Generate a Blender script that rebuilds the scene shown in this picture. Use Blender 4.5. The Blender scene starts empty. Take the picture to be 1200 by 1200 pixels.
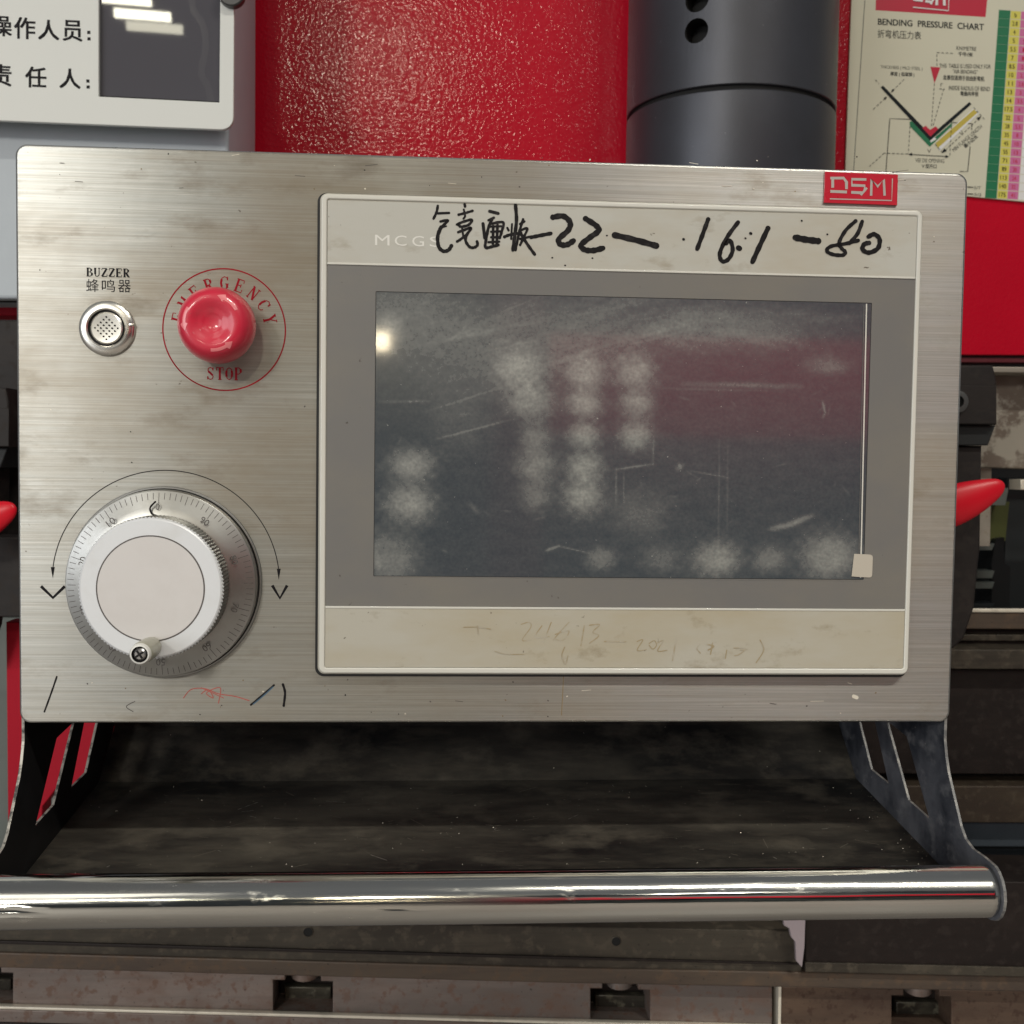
import bpy, bmesh, math, random
from mathutils import Vector, Matrix, Euler
random.seed(7)
S = bpy.context.scene
R = math.radians
PI = math.pi

# ------------------------------------------------------------------ camera, world, lamps, exposure
cam_d = bpy.data.cameras.new('camera')
cam = bpy.data.objects.new('camera', cam_d)
S.collection.objects.link(cam)
S.camera = cam
CAM = Vector((-0.0274, -0.5157, -0.0059))
ROT = Euler((R(87.172), R(-0.806), R(-3.627)), 'XYZ')
cam.location = CAM
cam.rotation_euler = ROT
cam_d.sensor_width = 36
cam_d.lens = 39.0
cam_d.clip_start = 0.01
cam_d.clip_end = 200
cam_d.dof.use_dof = True
cam_d.dof.focus_distance = 0.515
cam_d.dof.aperture_fstop = 26
ROTM = ROT.to_matrix()

W = bpy.data.worlds.new('World')
S.world = W
W.use_nodes = True
W.node_tree.nodes['Background'].inputs[0].default_value = (0.93, 0.96, 1.0, 1)
W.node_tree.nodes['Background'].inputs[1].default_value = 0.15
S.view_settings.view_transform = 'Standard'
S.view_settings.look = 'None'
S.view_settings.exposure = 0.0
S.view_settings.gamma = 1.0

def area(name, loc, target, sx, sy, power, col):
    l = bpy.data.lights.new(name, 'AREA')
    l.shape = 'RECTANGLE'; l.size = sx; l.size_y = sy
    l.energy = power; l.color = col
    o = bpy.data.objects.new(name, l)
    S.collection.objects.link(o)
    o.location = loc
    o.rotation_euler = (Vector(target) - Vector(loc)).to_track_quat('-Z', 'Y').to_euler()
    return o

WARM = (1.0, 0.95, 0.84)
# rows of tube lamps under the workshop roof, far behind the photographer on the left
for k, (x, y, z) in enumerate([(-3.71, -11.5, 5.12), (-3.57, -11.5, 4.95), (-3.36, -11.5, 4.79), (-3.23, -11.5, 4.66)]):
    area('roof_lamp', (x, y, z), (x * .6, 0, -1.0), 0.60, 0.10, 7.5 if k < 3 else 2.5, (1.0, 0.95, 0.74))
# bright roof light high on the left: throws the shadows down to the right
area('roof_light', (-4.3, -9.4, 3.25), (0, 0, 0), 1.0, 0.8, 215, (1.0, 0.96, 0.88))
# more roof lamps
area('roof_lamp', (-0.60, -10.0, 1.06), (0, 0, 0), 0.14, 0.16, 3.5, (1.0, 0.84, 0.56))
area('roof_lamp', (-0.55, -8.0, 3.3), (0, 0, 0), 0.5, 0.35, 26, (1.0, 0.90, 0.70))
area('roof_lamp', (2.4, -9.0, 3.9), (0, 0, 0), 0.9, 0.3, 12, WARM)
area('roof_lamp', (-1.9, -3.4, 3.0), (0, 0, 0), 1.4, 1.4, 14, WARM)
# added lamp, brightening the opposite press for its mirrored red band
area('added_press_lamp', (1.4, -2.4, 3.0), (1.4, -4.2, .2), 1.6, 0.3, 260, WARM)
# tall open doorway on the left letting in daylight
area('doorway_daylight', (-5.2, -5.2, 0.9), (0, 0, 0), 3.4, 3.4, 150, (0.96, 0.98, 1.0))

# ------------------------------------------------------------------ helpers
def at(px, py, Y):
    """the point of the plane y = Y on which photo pixel (px, py) looks"""
    d = ROTM @ Vector(((px - 600) / 1300, (600 - py) / 1300, -1))
    return CAM + d * ((Y - CAM.y) / d.y)

def link(o, parent=None):
    S.collection.objects.link(o)
    if parent is not None:
        o.parent = parent
    return o

def tag(o, label=None, cat=None, group=None, kind=None):
    if label: o['label'] = label
    if cat: o['category'] = cat
    if group: o['group'] = group
    if kind: o['kind'] = kind
    return o

def empty(name, loc=(0, 0, 0)):
    o = bpy.data.objects.new(name, None)
    o.empty_display_size = 0.02
    S.collection.objects.link(o)
    o.location = loc
    bpy.context.view_layer.update()
    return o

def put(name, verts, faces, mats, parent=None, smooth=False, midx=None):
    """verts in world space; the object is parented so it stays there"""
    me = bpy.data.meshes.new(name)
    off = Vector((0, 0, 0))
    p = parent
    while p is not None:
        off += p.location
        p = p.parent
    me.from_pydata([tuple(Vector(v) - off) for v in verts], [], faces)
    if not isinstance(mats, (list, tuple)): mats = [mats]
    for m in mats: me.materials.append(m)
    if midx: me.polygons.foreach_set('material_index', midx)
    if smooth: me.polygons.foreach_set('use_smooth', [True] * len(me.polygons))
    me.update()
    o = bpy.data.objects.new(name, me)
    return link(o, parent)

def put_bm(name, bm, mats, parent=None, smooth=False):
    me = bpy.data.meshes.new(name)
    off = Vector((0, 0, 0)); p = parent
    while p is not None:
        off += p.location; p = p.parent
    bmesh.ops.translate(bm, verts=bm.verts, vec=-off)
    bm.to_mesh(me); bm.free()
    if not isinstance(mats, (list, tuple)): mats = [mats]
    for m in mats: me.materials.append(m)
    if smooth:
        me.polygons.foreach_set('use_smooth', [True] * len(me.polygons))
        me.set_sharp_from_angle(angle=R(35))
    o = bpy.data.objects.new(name, me)
    return link(o, parent)

def curve_mesh(outline, holes, thick, bevel, res=2):
    """a filled slab in 2D: returns verts (u, v, w) with w = 0 at the front and thick at the back"""
    cu = bpy.data.curves.new('tmp', 'CURVE')
    cu.dimensions = '2D'; cu.fill_mode = 'BOTH'
    cu.extrude = max(thick / 2 - bevel, 0)
    cu.bevel_depth = bevel; cu.offset = -bevel; cu.bevel_resolution = res
    for pts in [outline] + list(holes):
        sp = cu.splines.new('POLY'); sp.points.add(len(pts) - 1)
        for p, q in zip(sp.points, pts): p.co = (q[0] * 10, q[1] * 10, 0, 1)   # scaled up for a clean fill
        sp.use_cyclic_u = True
    cu.extrude *= 10; cu.bevel_depth *= 10; cu.offset *= 10
    o = bpy.data.objects.new('tmp', cu)
    S.collection.objects.link(o)
    dg = bpy.context.evaluated_depsgraph_get()
    me = bpy.data.meshes.new_from_object(o.evaluated_get(dg))
    v = [(a.co.x / 10, a.co.y / 10, thick / 2 - a.co.z / 10) for a in me.vertices]
    f = [tuple(p.vertices) for p in me.polygons]
    bpy.data.objects.remove(o); bpy.data.curves.remove(cu); bpy.data.meshes.remove(me)
    return v, f

def slab(name, outline, Y, thick, mat, parent=None, holes=(), bevel=0.0, edge=None):
    """outline in (X, Z) metres, front face at Y, body behind it"""
    v, f = curve_mesh(outline, holes, thick, bevel)
    vs = [(a, Y + c, b) for a, b, c in v]
    o = put(name, vs, f, [mat] if edge is None else [mat, edge], parent)
    if edge is not None:
        o.data.polygons.foreach_set('material_index', [0 if abs(p.normal.y) > .9 else 1 for p in o.data.polygons])
    if bevel:
        o.data.polygons.foreach_set('use_smooth', [True] * len(o.data.polygons))
        o.data.set_sharp_from_angle(angle=R(40))
    return o

def pslab(name, px, Y, thick, mat, parent=None, holes=(), bevel=0.0, edge=None):
    cv = lambda pts: [(at(x, y, Y).x, at(x, y, Y).z) for x, y in pts]
    return slab(name, cv(px), Y, thick, mat, parent, [cv(h) for h in holes], bevel, edge)

def rrect(x0, x1, z0, z1, r, n=6):
    out = []
    for cx, cz, a0 in ((x1 - r, z1 - r, 0), (x0 + r, z1 - r, 90), (x0 + r, z0 + r, 180), (x1 - r, z0 + r, 270)):
        for i in range(n + 1):
            a = R(a0 + 90 * i / n)
            out.append((cx + r * math.cos(a), cz + r * math.sin(a)))
    return out

def rquad(pts, r, n=5):
    """a polygon with rounded corners, pixel space"""
    out = []
    k = len(pts)
    for i in range(k):
        p = Vector(pts[i]); a = Vector(pts[i - 1]); b = Vector(pts[(i + 1) % k])
        ri = r[i] if isinstance(r, (list, tuple)) else r
        if ri <= 0: out.append(tuple(p)); continue
        s = p + (a - p).normalized() * ri; e = p + (b - p).normalized() * ri
        for j in range(n + 1):
            t = j / n
            out.append(tuple(s * (1 - t) ** 2 + p * 2 * t * (1 - t) + e * t ** 2))
    return out

def circ(cx, cz, r, n=48):
    return [(cx + r * math.cos(2 * PI * i / n), cz + r * math.sin(2 * PI * i / n)) for i in range(n)]

def lathe(name, cx, cz, prof, mat, parent=None, n=72, smooth=True, midx=None, close=False):
    """profile of (radius, Y) turned round the axis through (cx, cz) along Y"""
    vs, fs = [], []
    for r, y in prof:
        for i in range(n):
            a = 2 * PI * i / n
            vs.append((cx + r * math.cos(a), y, cz + r * math.sin(a)))
    mi = []
    for k in range(len(prof) - 1):
        for i in range(n):
            j = (i + 1) % n
            fs.append((k * n + i, k * n + j, (k + 1) * n + j, (k + 1) * n + i))
            mi.append(midx[k] if midx else 0)
    bm = bmesh.new()
    bv = [bm.verts.new(v) for v in vs]
    for f, m in zip(fs, mi):
        try:
            q = bm.faces.new([bv[i] for i in f]); q.material_index = m
        except ValueError: pass
    bmesh.ops.remove_doubles(bm, verts=bm.verts, dist=1e-6)
    bmesh.ops.dissolve_degenerate(bm, dist=1e-7, edges=bm.edges)
    bmesh.ops.recalc_face_normals(bm, faces=bm.faces)
    return put_bm(name, bm, mat, parent, smooth)

def box(name, x0, x1, y0, y1, z0, z1, mat, parent=None, bevel=0.0):
    bm = bmesh.new()
    bmesh.ops.create_cube(bm, size=1)
    for v in bm.verts:
        v.co = Vector(((x0 + x1) / 2 + v.co.x * (x1 - x0), (y0 + y1) / 2 + v.co.y * (y1 - y0), (z0 + z1) / 2 + v.co.z * (z1 - z0)))
    if bevel:
        bmesh.ops.bevel(bm, geom=bm.edges, offset=bevel, segments=2, affect='EDGES', profile=.6)
    return put_bm(name, bm, mat, parent, bool(bevel))

def pbar(name, xa, ya, xb, yb, h0, h1, Y, depth, mat, parent=None, bevel=0.001):
    """a bar across the picture: pixel line (xa,ya)-(xb,yb), pixel rows h0..h1 below it, real depth behind"""
    return pslab(name, [(xa, ya + h0), (xb, yb + h0), (xb, yb + h1), (xa, ya + h1)], Y, depth, mat, parent, (), bevel)

# --- flat print -------------------------------------------------------------
class Print:
    """flat ink on a plane facing the camera side; every stroke lies a hair above the last"""
    def __init__(s, Y, step=0.000004):
        s.Y = Y; s.step = step; s.lo = 0; s.hi = 25; s.v = []; s.f = []; s.mi = []; s.k = 0
    def y(s):
        s.k += 1
        if s.k < s.lo or s.k >= s.hi: s.k = s.lo
        return s.Y - s.step * s.k
    def poly(s, pts, m=0, px=True):
        y = s.y(); b = len(s.v)
        for p in pts:
            s.v.append(tuple(at(p[0], p[1], y)) if px else (p[0], y, p[1]))
        s.f.append(tuple(range(b, b + len(pts)))); s.mi.append(m)
    def stroke(s, pts, w, m=0, px=True, smooth=True, taper=0.0, cap=True):
        P = [Vector(p) for p in pts]
        if smooth and len(P) > 2:
            Q = []
            for i in range(len(P) - 1):
                p0 = P[max(i - 1, 0)]; p1 = P[i]; p2 = P[i + 1]; p3 = P[min(i + 2, len(P) - 1)]
                for j in range(6):
                    t = j / 6
                    Q.append(0.5 * ((2 * p1) + (p2 - p0) * t + (2 * p0 - 5 * p1 + 4 * p2 - p3) * t * t + (3 * p1 - p0 - 3 * p2 + p3) * t ** 3))
            Q.append(P[-1]); P = Q
        n = len(P); y = s.y(); L = []; Rr = []
        for i in range(n):
            d = P[min(i + 1, n - 1)] - P[max(i - 1, 0)]
            if d.length < 1e-9: d = Vector((1, 0))
            d.normalize(); nn = Vector((-d.y, d.x))
            t = i / max(n - 1, 1)
            ww = w / 2 * (1 - taper * t)
            if w > 1.2 and px: ww *= 1 + 0.10 * math.sin(i * 1.7 + w * 9) * (n > 3)
            L.append(P[i] + nn * ww); Rr.append(P[i] - nn * ww)
        pts2 = list(L)
        b = len(s.v)
        allp = L + Rr
        for p in allp: s.v.append(tuple(at(p.x, p.y, y)) if px else (p.x, y, p.y))
        for i in range(n - 1):
            s.f.append((b + i, b + i + 1, b + n + i + 1, b + n + i)); s.mi.append(m)
        if cap:
            for e, ee in ((0, 1), (n - 1, -1)):
                c = P[e]; wv = (L[e] - Rr[e]) / 2
                dd = Vector((wv.y, -wv.x)) * ee
                if (P[e] - P[e + (1 if ee == 1 else -1)]).dot(dd) < 0: dd = -dd
                b2 = len(s.v); yy = y
                for j in range(7):
                    a = PI * j / 6
                    q = c + wv * math.cos(a) + dd * math.sin(a)
                    s.v.append(tuple(at(q.x, q.y, yy)) if px else (q.x, yy, q.y))
                s.f.append(tuple(range(b2, b2 + 7))); s.mi.append(m)
    def dash(s, a, b, w, m=0, d=3.0, g=2.2):
        a = Vector(a); b = Vector(b); L = (b - a).length; u = (b - a) / L; t = 0
        while t < L:
            s.stroke([a + u * t, a + u * min(t + d, L)], w, m, cap=False); t += d + g
    def ring(s, cx, cz, r0, r1, a0=0, a1=360, n=72, m=0, y=None):
        y = s.y() if y is None else y; b = len(s.v); full = (a1 - a0) >= 360
        for i in range(n + 1):
            a = R(a0 + (a1 - a0) * i / n)
            s.v.append((cx + r0 * math.cos(a), y, cz + r0 * math.sin(a)))
            s.v.append((cx + r1 * math.cos(a), y, cz + r1 * math.sin(a)))
        for i in range(n):
            s.f.append((b + 2 * i, b + 2 * i + 1, b + 2 * i + 3, b + 2 * i + 2)); s.mi.append(m)
    def text(s, txt, cx, cy, w, h, slope=0.0, lean=0.0, m=0, bold=0.0, rot=0.0, px=True):
        """text fitted into a w x h box centred on (cx, cy)"""
        cu = bpy.data.curves.new('tmp', 'FONT'); cu.body = txt; cu.size = 1
        cu.resolution_u = 3
        o = bpy.data.objects.new('tmp', cu); S.collection.objects.link(o)
        dg = bpy.context.evaluated_depsgraph_get()
        me = bpy.data.meshes.new_from_object(o.evaluated_get(dg))
        if len(me.vertices):
            xs = [v.co.x for v in me.vertices]; ys = [v.co.y for v in me.vertices]
            x0, x1, y0, y1 = min(xs), max(xs), min(ys), max(ys)
            c, sn = math.cos(R(rot)), math.sin(R(rot))
            e = max(bold, 0) * h / max(y1 - y0, .5)
            for ox, oy in (((0, 0),) if e == 0 else ((-e, -e * .6), (e, -e * .6), (-e, e * .6), (e, e * .6))):
              y = s.y(); b = len(s.v)
              for v in me.vertices:
                u = ((v.co.x - x0) / max(x1 - x0, 1e-6) - .5) * w + ox
                q = (.5 - (v.co.y - y0) / max(y1 - y0, 1e-6)) * h + oy
                u, q = u + lean * q, q + slope * u
                u, q = u * c - q * sn, u * sn + q * c
                s.v.append(tuple(at(cx + u, cy + q, y)) if px else (cx + u, y, cy - q))
              for p in me.polygons:
                s.f.append(tuple(b + i for i in p.vertices)); s.mi.append(m)
        bpy.data.objects.remove(o); bpy.data.curves.remove(cu); bpy.data.meshes.remove(me)
    def build(s, name, mats, parent=None):
        return put(name, s.v, s.f, mats, parent, midx=s.mi)

# serif letters as strokes: (x, y) with y up in a unit cell; weights: 1 = thick, .45 = thin
T_, N_ = 1.0, 0.45
GL = {
 'B': [([(.2,0),(.2,1)],T_), ([(.02,1),(.5,1),(.72,.9),(.72,.65),(.5,.53),(.2,.53)],N_), ([(.5,.53),(.82,.42),(.82,.12),(.55,0),(.02,0)],N_), ([(.72,.9),(.72,.65)],T_), ([(.82,.42),(.82,.12)],T_)],
 'U': [([(.2,1),(.2,.25),(.3,.03),(.55,0),(.75,.1),(.8,.3),(.8,1)],N_), ([(.2,1),(.2,.25)],T_), ([(.02,1),(.4,1)],N_), ([(.65,1),(.98,1)],N_)],
 'Z': [([(.12,.78),(.12,1),(.85,1)],N_), ([(.85,1),(.12,0)],T_), ([(.12,0),(.88,0),(.88,.25)],N_)],
 'E': [([(.2,0),(.2,1)],T_), ([(.02,1),(.85,1),(.85,.78)],N_), ([(.2,.52),(.62,.52)],N_), ([(.62,.65),(.62,.38)],N_), ([(.02,0),(.88,0),(.88,.24)],N_)],
 'R': [([(.2,0),(.2,1)],T_), ([(.02,1),(.55,1),(.75,.88),(.75,.65),(.55,.52),(.2,.52)],N_), ([(.75,.9),(.75,.65)],T_), ([(.45,.5),(.8,0)],T_), ([(.02,0),(.4,0)],N_), ([(.75,0),(.98,0)],N_)],
 'M': [([(.15,0),(.15,1)],N_), ([(.15,1),(.5,.1)],T_), ([(.5,.1),(.85,1)],N_), ([(.85,0),(.85,1)],T_), ([(0,0),(.3,0)],N_), ([(.7,0),(1,0)],N_), ([(0,1),(.2,1)],N_), ([(.8,1),(1,1)],N_)],
 'G': [([(.85,.72),(.78,.93),(.5,1),(.22,.88),(.12,.5),(.22,.12),(.5,0),(.75,.08),(.82,.4)],N_), ([(.2,.8),(.12,.5),(.2,.2)],T_), ([(.6,.42),(.98,.42)],N_), ([(.8,.1),(.8,.42)],T_), ([(.86,1),(.86,.72)],N_)],
 'N': [([(.15,0),(.15,1)],N_), ([(.15,1),(.83,0)],T_), ([(.83,0),(.83,1)],N_), ([(0,0),(.32,0)],N_), ([(0,1),(.2,1)],N_), ([(.68,1),(1,1)],N_)],
 'C': [([(.86,.72),(.78,.93),(.5,1),(.22,.88),(.12,.5),(.22,.12),(.5,0),(.78,.08),(.88,.25)],N_), ([(.2,.8),(.12,.5),(.2,.2)],T_), ([(.87,1),(.87,.72)],N_)],
 'Y': [([(.15,1),(.5,.48)],T_), ([(.85,1),(.5,.48)],N_), ([(.5,.48),(.5,0)],T_), ([(.3,0),(.7,0)],N_), ([(0,1),(.35,1)],N_), ([(.68,1),(1,1)],N_)],
 'S': [([(.8,.75),(.75,.93),(.5,1),(.25,.93),(.18,.76),(.3,.6),(.7,.42),(.84,.25),(.74,.06),(.5,0),(.25,.06),(.17,.27)],N_), ([(.22,.68),(.5,.52),(.78,.34)],T_), ([(.82,1),(.82,.74)],N_), ([(.15,.27),(.15,0)],N_)],
 'T': [([(.5,0),(.5,1)],T_), ([(.08,.75),(.08,1),(.92,1),(.92,.75)],N_), ([(.3,0),(.7,0)],N_)],
 'O': [([(.5,1),(.25,.9),(.13,.5),(.25,.1),(.5,0),(.75,.1),(.87,.5),(.75,.9),(.5,1)],N_), ([(.18,.75),(.13,.5),(.18,.25)],T_), ([(.82,.75),(.87,.5),(.82,.25)],T_)],
 'P': [([(.2,0),(.2,1)],T_), ([(.02,1),(.55,1),(.78,.88),(.78,.62),(.55,.48),(.2,.48)],N_), ([(.78,.88),(.78,.62)],T_), ([(.02,0),(.42,0)],N_)],
}
def glyph(pr, ch, x, z, w, h, th, ang=0.0, m=0):
    """one serif letter, centre (x, z) in metres on the panel, turned by ang degrees"""
    c, s = math.cos(R(ang)), math.sin(R(ang))
    for pts, k in GL[ch]:
        q = []
        for u, v in pts:
            a, b = (u - .5) * w, (v - .5) * h
            q.append((x + a * c - b * s, z + a * s + b * c))
        pr.stroke(q, th * k, m, px=False, smooth=False, cap=False)

# ------------------------------------------------------------------ materials
def lin(c):
    return tuple(((v / 255) / 12.92 if v / 255 <= .04045 else ((v / 255 + .055) / 1.055) ** 2.4) for v in c) + (1,)

def mat(name, base, rough=.5, metal=0.0, layers=(), bump=None, rvar=0.0, coat=0.0, aniso=0.0, spec=0.5, tangent=None, coat_r=0.05, rot=0.0):
    """layers: (scale xyz, detail, lo, hi, colour, amount[, roughness]) mixed over the base by noise"""
    m = bpy.data.materials.new(name); m.use_nodes = True
    nt = m.node_tree; N = nt.nodes; Lk = nt.links
    b = N['Principled BSDF']
    tc = N.new('ShaderNodeTexCoord')
    b.inputs['Metallic'].default_value = metal
    b.inputs['Roughness'].default_value = rough
    b.inputs['Coat Weight'].default_value = coat
    b.inputs['Coat Roughness'].default_value = coat_r
    b.inputs['Anisotropic'].default_value = aniso
    b.inputs['Anisotropic Rotation'].default_value = rot
    b.inputs['Specular IOR Level'].default_value = spec
    if tangent:
        t = N.new('ShaderNodeCombineXYZ')          # the brushing runs level, so glints spread up and down
        t.inputs[0].default_value, t.inputs[1].default_value, t.inputs[2].default_value = tangent
        Lk.new(t.outputs[0], b.inputs['Tangent'])
    def noise(scale, detail, dist=0.0):
        mp = N.new('ShaderNodeMapping'); mp.inputs['Scale'].default_value = scale
        mp.inputs['Location'].default_value = (random.random() * 9, random.random() * 9, random.random() * 9)
        Lk.new(tc.outputs['Object'], mp.inputs[0])
        n = N.new('ShaderNodeTexNoise'); n.inputs['Scale'].default_value = 1
        n.inputs['Detail'].default_value = detail; n.inputs['Roughness'].default_value = .62
        n.inputs['Distortion'].default_value = dist
        Lk.new(mp.outputs[0], n.inputs['Vector'])
        return n
    col = None; rr = None
    cur = (*base[:3], 1)
    for ly in layers:
        sc, det, lo, hi, c2, amt = ly[:6]
        n = noise(sc, det)
        mr = N.new('ShaderNodeMapRange'); mr.inputs[1].default_value = lo; mr.inputs[2].default_value = hi
        mr.inputs[4].default_value = amt
        Lk.new(n.outputs[0], mr.inputs[0])
        mx = N.new('ShaderNodeMix'); mx.data_type = 'RGBA'
        Lk.new(mr.outputs[0], mx.inputs[0])
        if col is None: mx.inputs[6].default_value = cur
        else: Lk.new(col, mx.inputs[6])
        mx.inputs[7].default_value = (*c2[:3], 1)
        col = mx.outputs[2]
        if len(ly) > 6:
            m2 = N.new('ShaderNodeMix'); Lk.new(mr.outputs[0], m2.inputs[0])
            if rr is None: m2.inputs[2].default_value = rough
            else: Lk.new(rr, m2.inputs[2])
            m2.inputs[3].default_value = ly[6]; rr = m2.outputs[0]
    if col is None: b.inputs['Base Color'].default_value = cur
    else: Lk.new(col, b.inputs['Base Color'])
    if rr is not None: Lk.new(rr, b.inputs['Roughness'])
    elif rvar:
        n = noise((30, 30, 30), 4)
        mr = N.new('ShaderNodeMapRange'); mr.inputs[1].default_value = .3; mr.inputs[2].default_value = .7
        mr.inputs[3].default_value = rough - rvar; mr.inputs[4].default_value = rough + rvar
        Lk.new(n.outputs[0], mr.inputs[0]); Lk.new(mr.outputs[0], b.inputs['Roughness'])
    if bump:
        last = None
        for sc, det, dist in (bump if isinstance(bump, list) else [bump]):
            n = noise(sc, det)
            bp = N.new('ShaderNodeBump'); bp.inputs['Distance'].default_value = dist
            bp.inputs['Strength'].default_value = 1
            Lk.new(n.outputs[0], bp.inputs['Height'])
            if last is not None: Lk.new(last, bp.inputs['Normal'])
            last = bp.outputs[0]
        Lk.new(last, b.inputs['Normal'])
        if coat: Lk.new(last, b.inputs['Coat Normal'])
    return m

M_STEEL = mat('brushed_steel', (.455, .465, .45), .35, .86,
    [((7, 7, 900), 5, .36, .66, (.33, .315, .28), .60),
     ((14, 14, 1900), 2, .45, .75, (.70, .69, .66), .45),
     ((7, 7, 14), 6, .43, .70, (.31, .255, .18), .62, .5),
     ((24, 24, 60), 6, .55, .72, (.20, .16, .11), .5, .55),
     ((260, 260, 260), 2, .74, .80, (.10, .08, .06), .8)],
    bump=[((14, 14, 2600), 3, .000035), ((60, 60, 60), 3, .00003)], aniso=.85, tangent=(0, 0, 1), rot=0.0)
M_STEEL_EDGE = mat('steel_edge', (.72, .71, .67), .28, 1.0, rvar=.08)
M_BEZEL = mat('bezel_plastic', (.55, .53, .46), .42, 0, [((18, 18, 26), 5, .50, .75, (.33, .28, .19), .55), ((300, 300, 300), 2, .73, .78, (.10, .08, .06), .9)], coat=.15, coat_r=.25)
M_STRIP = mat('strip_foil', (.475, .468, .42), .42, 0,
    [((10, 10, 26), 5, .48, .72, (.40, .345, .25), .65), ((40, 40, 90), 5, .60, .72, (.22, .17, .10), .4),
     ((230, 230, 230), 2, .735, .78, (.08, .06, .04), .9)], bump=((90, 90, 90), 3, .00002))
M_STRIP_LOW = mat('strip_foil_soiled', (.45, .43, .365), .45, 0,
    [((8, 8, 22), 5, .44, .68, (.39, .33, .215), .65), ((45, 45, 70), 5, .60, .72, (.19, .14, .07), .45),
     ((230, 230, 230), 2, .735, .78, (.08, .06, .04), .9)], bump=((90, 90, 90), 3, .00002))
M_MEMB = mat('grey_membrane', (.165, .160, .152), .40, 0, [((12, 12, 18), 5, .45, .7, (.20, .185, .155), .7), ((240, 240, 240), 2, .74, .79, (.05, .04, .03), .8)], bump=((120, 120, 120), 3, .000015))
M_RIM = mat('bezel_rim', (.64, .63, .57), .30, 0, coat=.3)
M_BLACK_GAP = mat('gap_black', (.012, .012, .012), .6)
M_INK = mat('black_marker', (.010, .009, .010), .5, 0, [((300, 300, 300), 2, .55, .75, (.05, .045, .045), .5)], spec=.15)
M_INK_THIN = mat('faded_ink', (.10, .09, .085), .5)
M_INK_BROWN = mat('faded_brown_ink', (.34, .27, .16), .5, 0, [((120, 120, 120), 4, .42, .62, (.44, .41, .34), .85)])
M_PRINT = mat('black_print', (.010, .009, .011), .6, spec=.15)
M_PRINT_RED = mat('red_print', (.30, .006, .018), .6, spec=.12)
M_INK_RED = mat('red_pen', (.42, .10, .08), .5)
M_INK_BLUE = mat('blue_pen', (.06, .12, .18), .5)
M_WHITE_PRINT = mat('white_print', (.72, .72, .68), .45)
M_BADGE = mat('red_enamel', (.50, .012, .030), .30, 0, coat=.5, rvar=.06)
M_BADGE_MET = mat('badge_silver', (.66, .65, .60), .35, .7)
M_CAP = mat('red_button_plastic', (.60, .014, .045), .44, 0, [((90, 90, 90), 5, .56, .72, (.34, .03, .04), .4, .5)], coat=.6, coat_r=.10, bump=((900, 900, 900), 2, .00002))
M_CAP_ARROW = mat('arrow_print', (.80, .20, .22), .35, coat=.5)
M_COLLAR = mat('grey_collar', (.10, .10, .10), .5)
M_DIAL = mat('dial_aluminium', (.40, .40, .385), .36, .9, [((30, 30, 30), 5, .45, .70, (.28, .265, .23), .65)], bump=((700, 700, 700), 2, .00002))
M_KNOB = mat('knob_aluminium', (.74, .76, .78), .42, .15, [((60, 60, 60), 4, .5, .75, (.62, .62, .60), .4)])
M_KNURL = mat('knurled_aluminium', (.34, .335, .31), .35, .85, [((90, 90, 90), 4, .45, .65, (.10, .09, .075), .7)])
M_DISC = mat('white_dial_sticker', (.65, .63, .615), .42, 0, [((40, 40, 40), 4, .45, .75, (.56, .53, .51), .5)], coat=.1)
M_CRANK = mat('crank_plastic', (.36, .35, .27), .35, 0, [((100, 100, 100), 3, .5, .75, (.24, .22, .15), .5)], coat=.3)
M_SCREW = mat('zinc_screw', (.55, .54, .52), .3, 1.0)
M_BUZZ = mat('buzzer_nickel', (.78, .76, .70), .26, 1.0, rvar=.08)
M_TRAY = mat('black_tray_paint', (.008, .008, .008), .6, 0,
    [((6, 12, 12), 9, .36, .60, (.082, .073, .058), .85, .75), ((14, 60, 60), 9, .44, .66, (.014, .012, .011), .75), ((26, 34, 34), 8, .52, .70, (.13, .115, .09), .55, .8), ((34, 120, 120), 7, .50, .74, (.085, .073, .056), .50, .8),
     ((380, 380, 380), 2, .765, .79, (.50, .46, .38), .9)], bump=((140, 140, 140), 4, .00006), spec=.28)
M_TRAY_SCR = mat('dry_dust', (.13, .115, .09), .8)
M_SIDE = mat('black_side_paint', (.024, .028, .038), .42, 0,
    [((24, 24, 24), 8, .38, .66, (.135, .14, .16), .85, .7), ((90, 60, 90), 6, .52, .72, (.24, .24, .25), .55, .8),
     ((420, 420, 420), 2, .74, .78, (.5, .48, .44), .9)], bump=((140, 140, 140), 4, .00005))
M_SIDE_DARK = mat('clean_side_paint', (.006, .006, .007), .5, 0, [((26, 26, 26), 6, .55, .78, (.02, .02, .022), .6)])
M_EDGE_DULL = mat('dull_cut_edge', (.15, .15, .15), .5, .3, [((160, 160, 160), 4, .45, .60, (.30, .29, .27), .9)])
M_WORN = mat('worn_metal_edge', (.42, .40, .36), .45, .5, [((160, 160, 160), 4, .48, .60, (.04, .04, .04), .9)])
M_CHROME = mat('chrome_tube', (.70, .70, .66), .075, 1.0,
    [((5, 90, 90), 6, .42, .68, (.48, .46, .42), .7, .3), ((60, 200, 200), 5, .60, .70, (.75, .73, .66), .5, .45)],
    bump=[((6, 700, 700), 3, .00004), ((30, 240, 240), 3, .00003)])
M_RED = mat('red_paint_orange_peel', (.50, .004, .020), .34, 0, [((6, 6, 6), 4, .45, .7, (.42, .003, .016), .6)], coat=.55, coat_r=.09, spec=.12,
    bump=[((340, 340, 340), 1, .00028), ((110, 110, 110), 2, .00018)])
M_RED_DARK = mat('dark_red_paint', (.10, .012, .018), .5, 0, rvar=.1)
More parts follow.
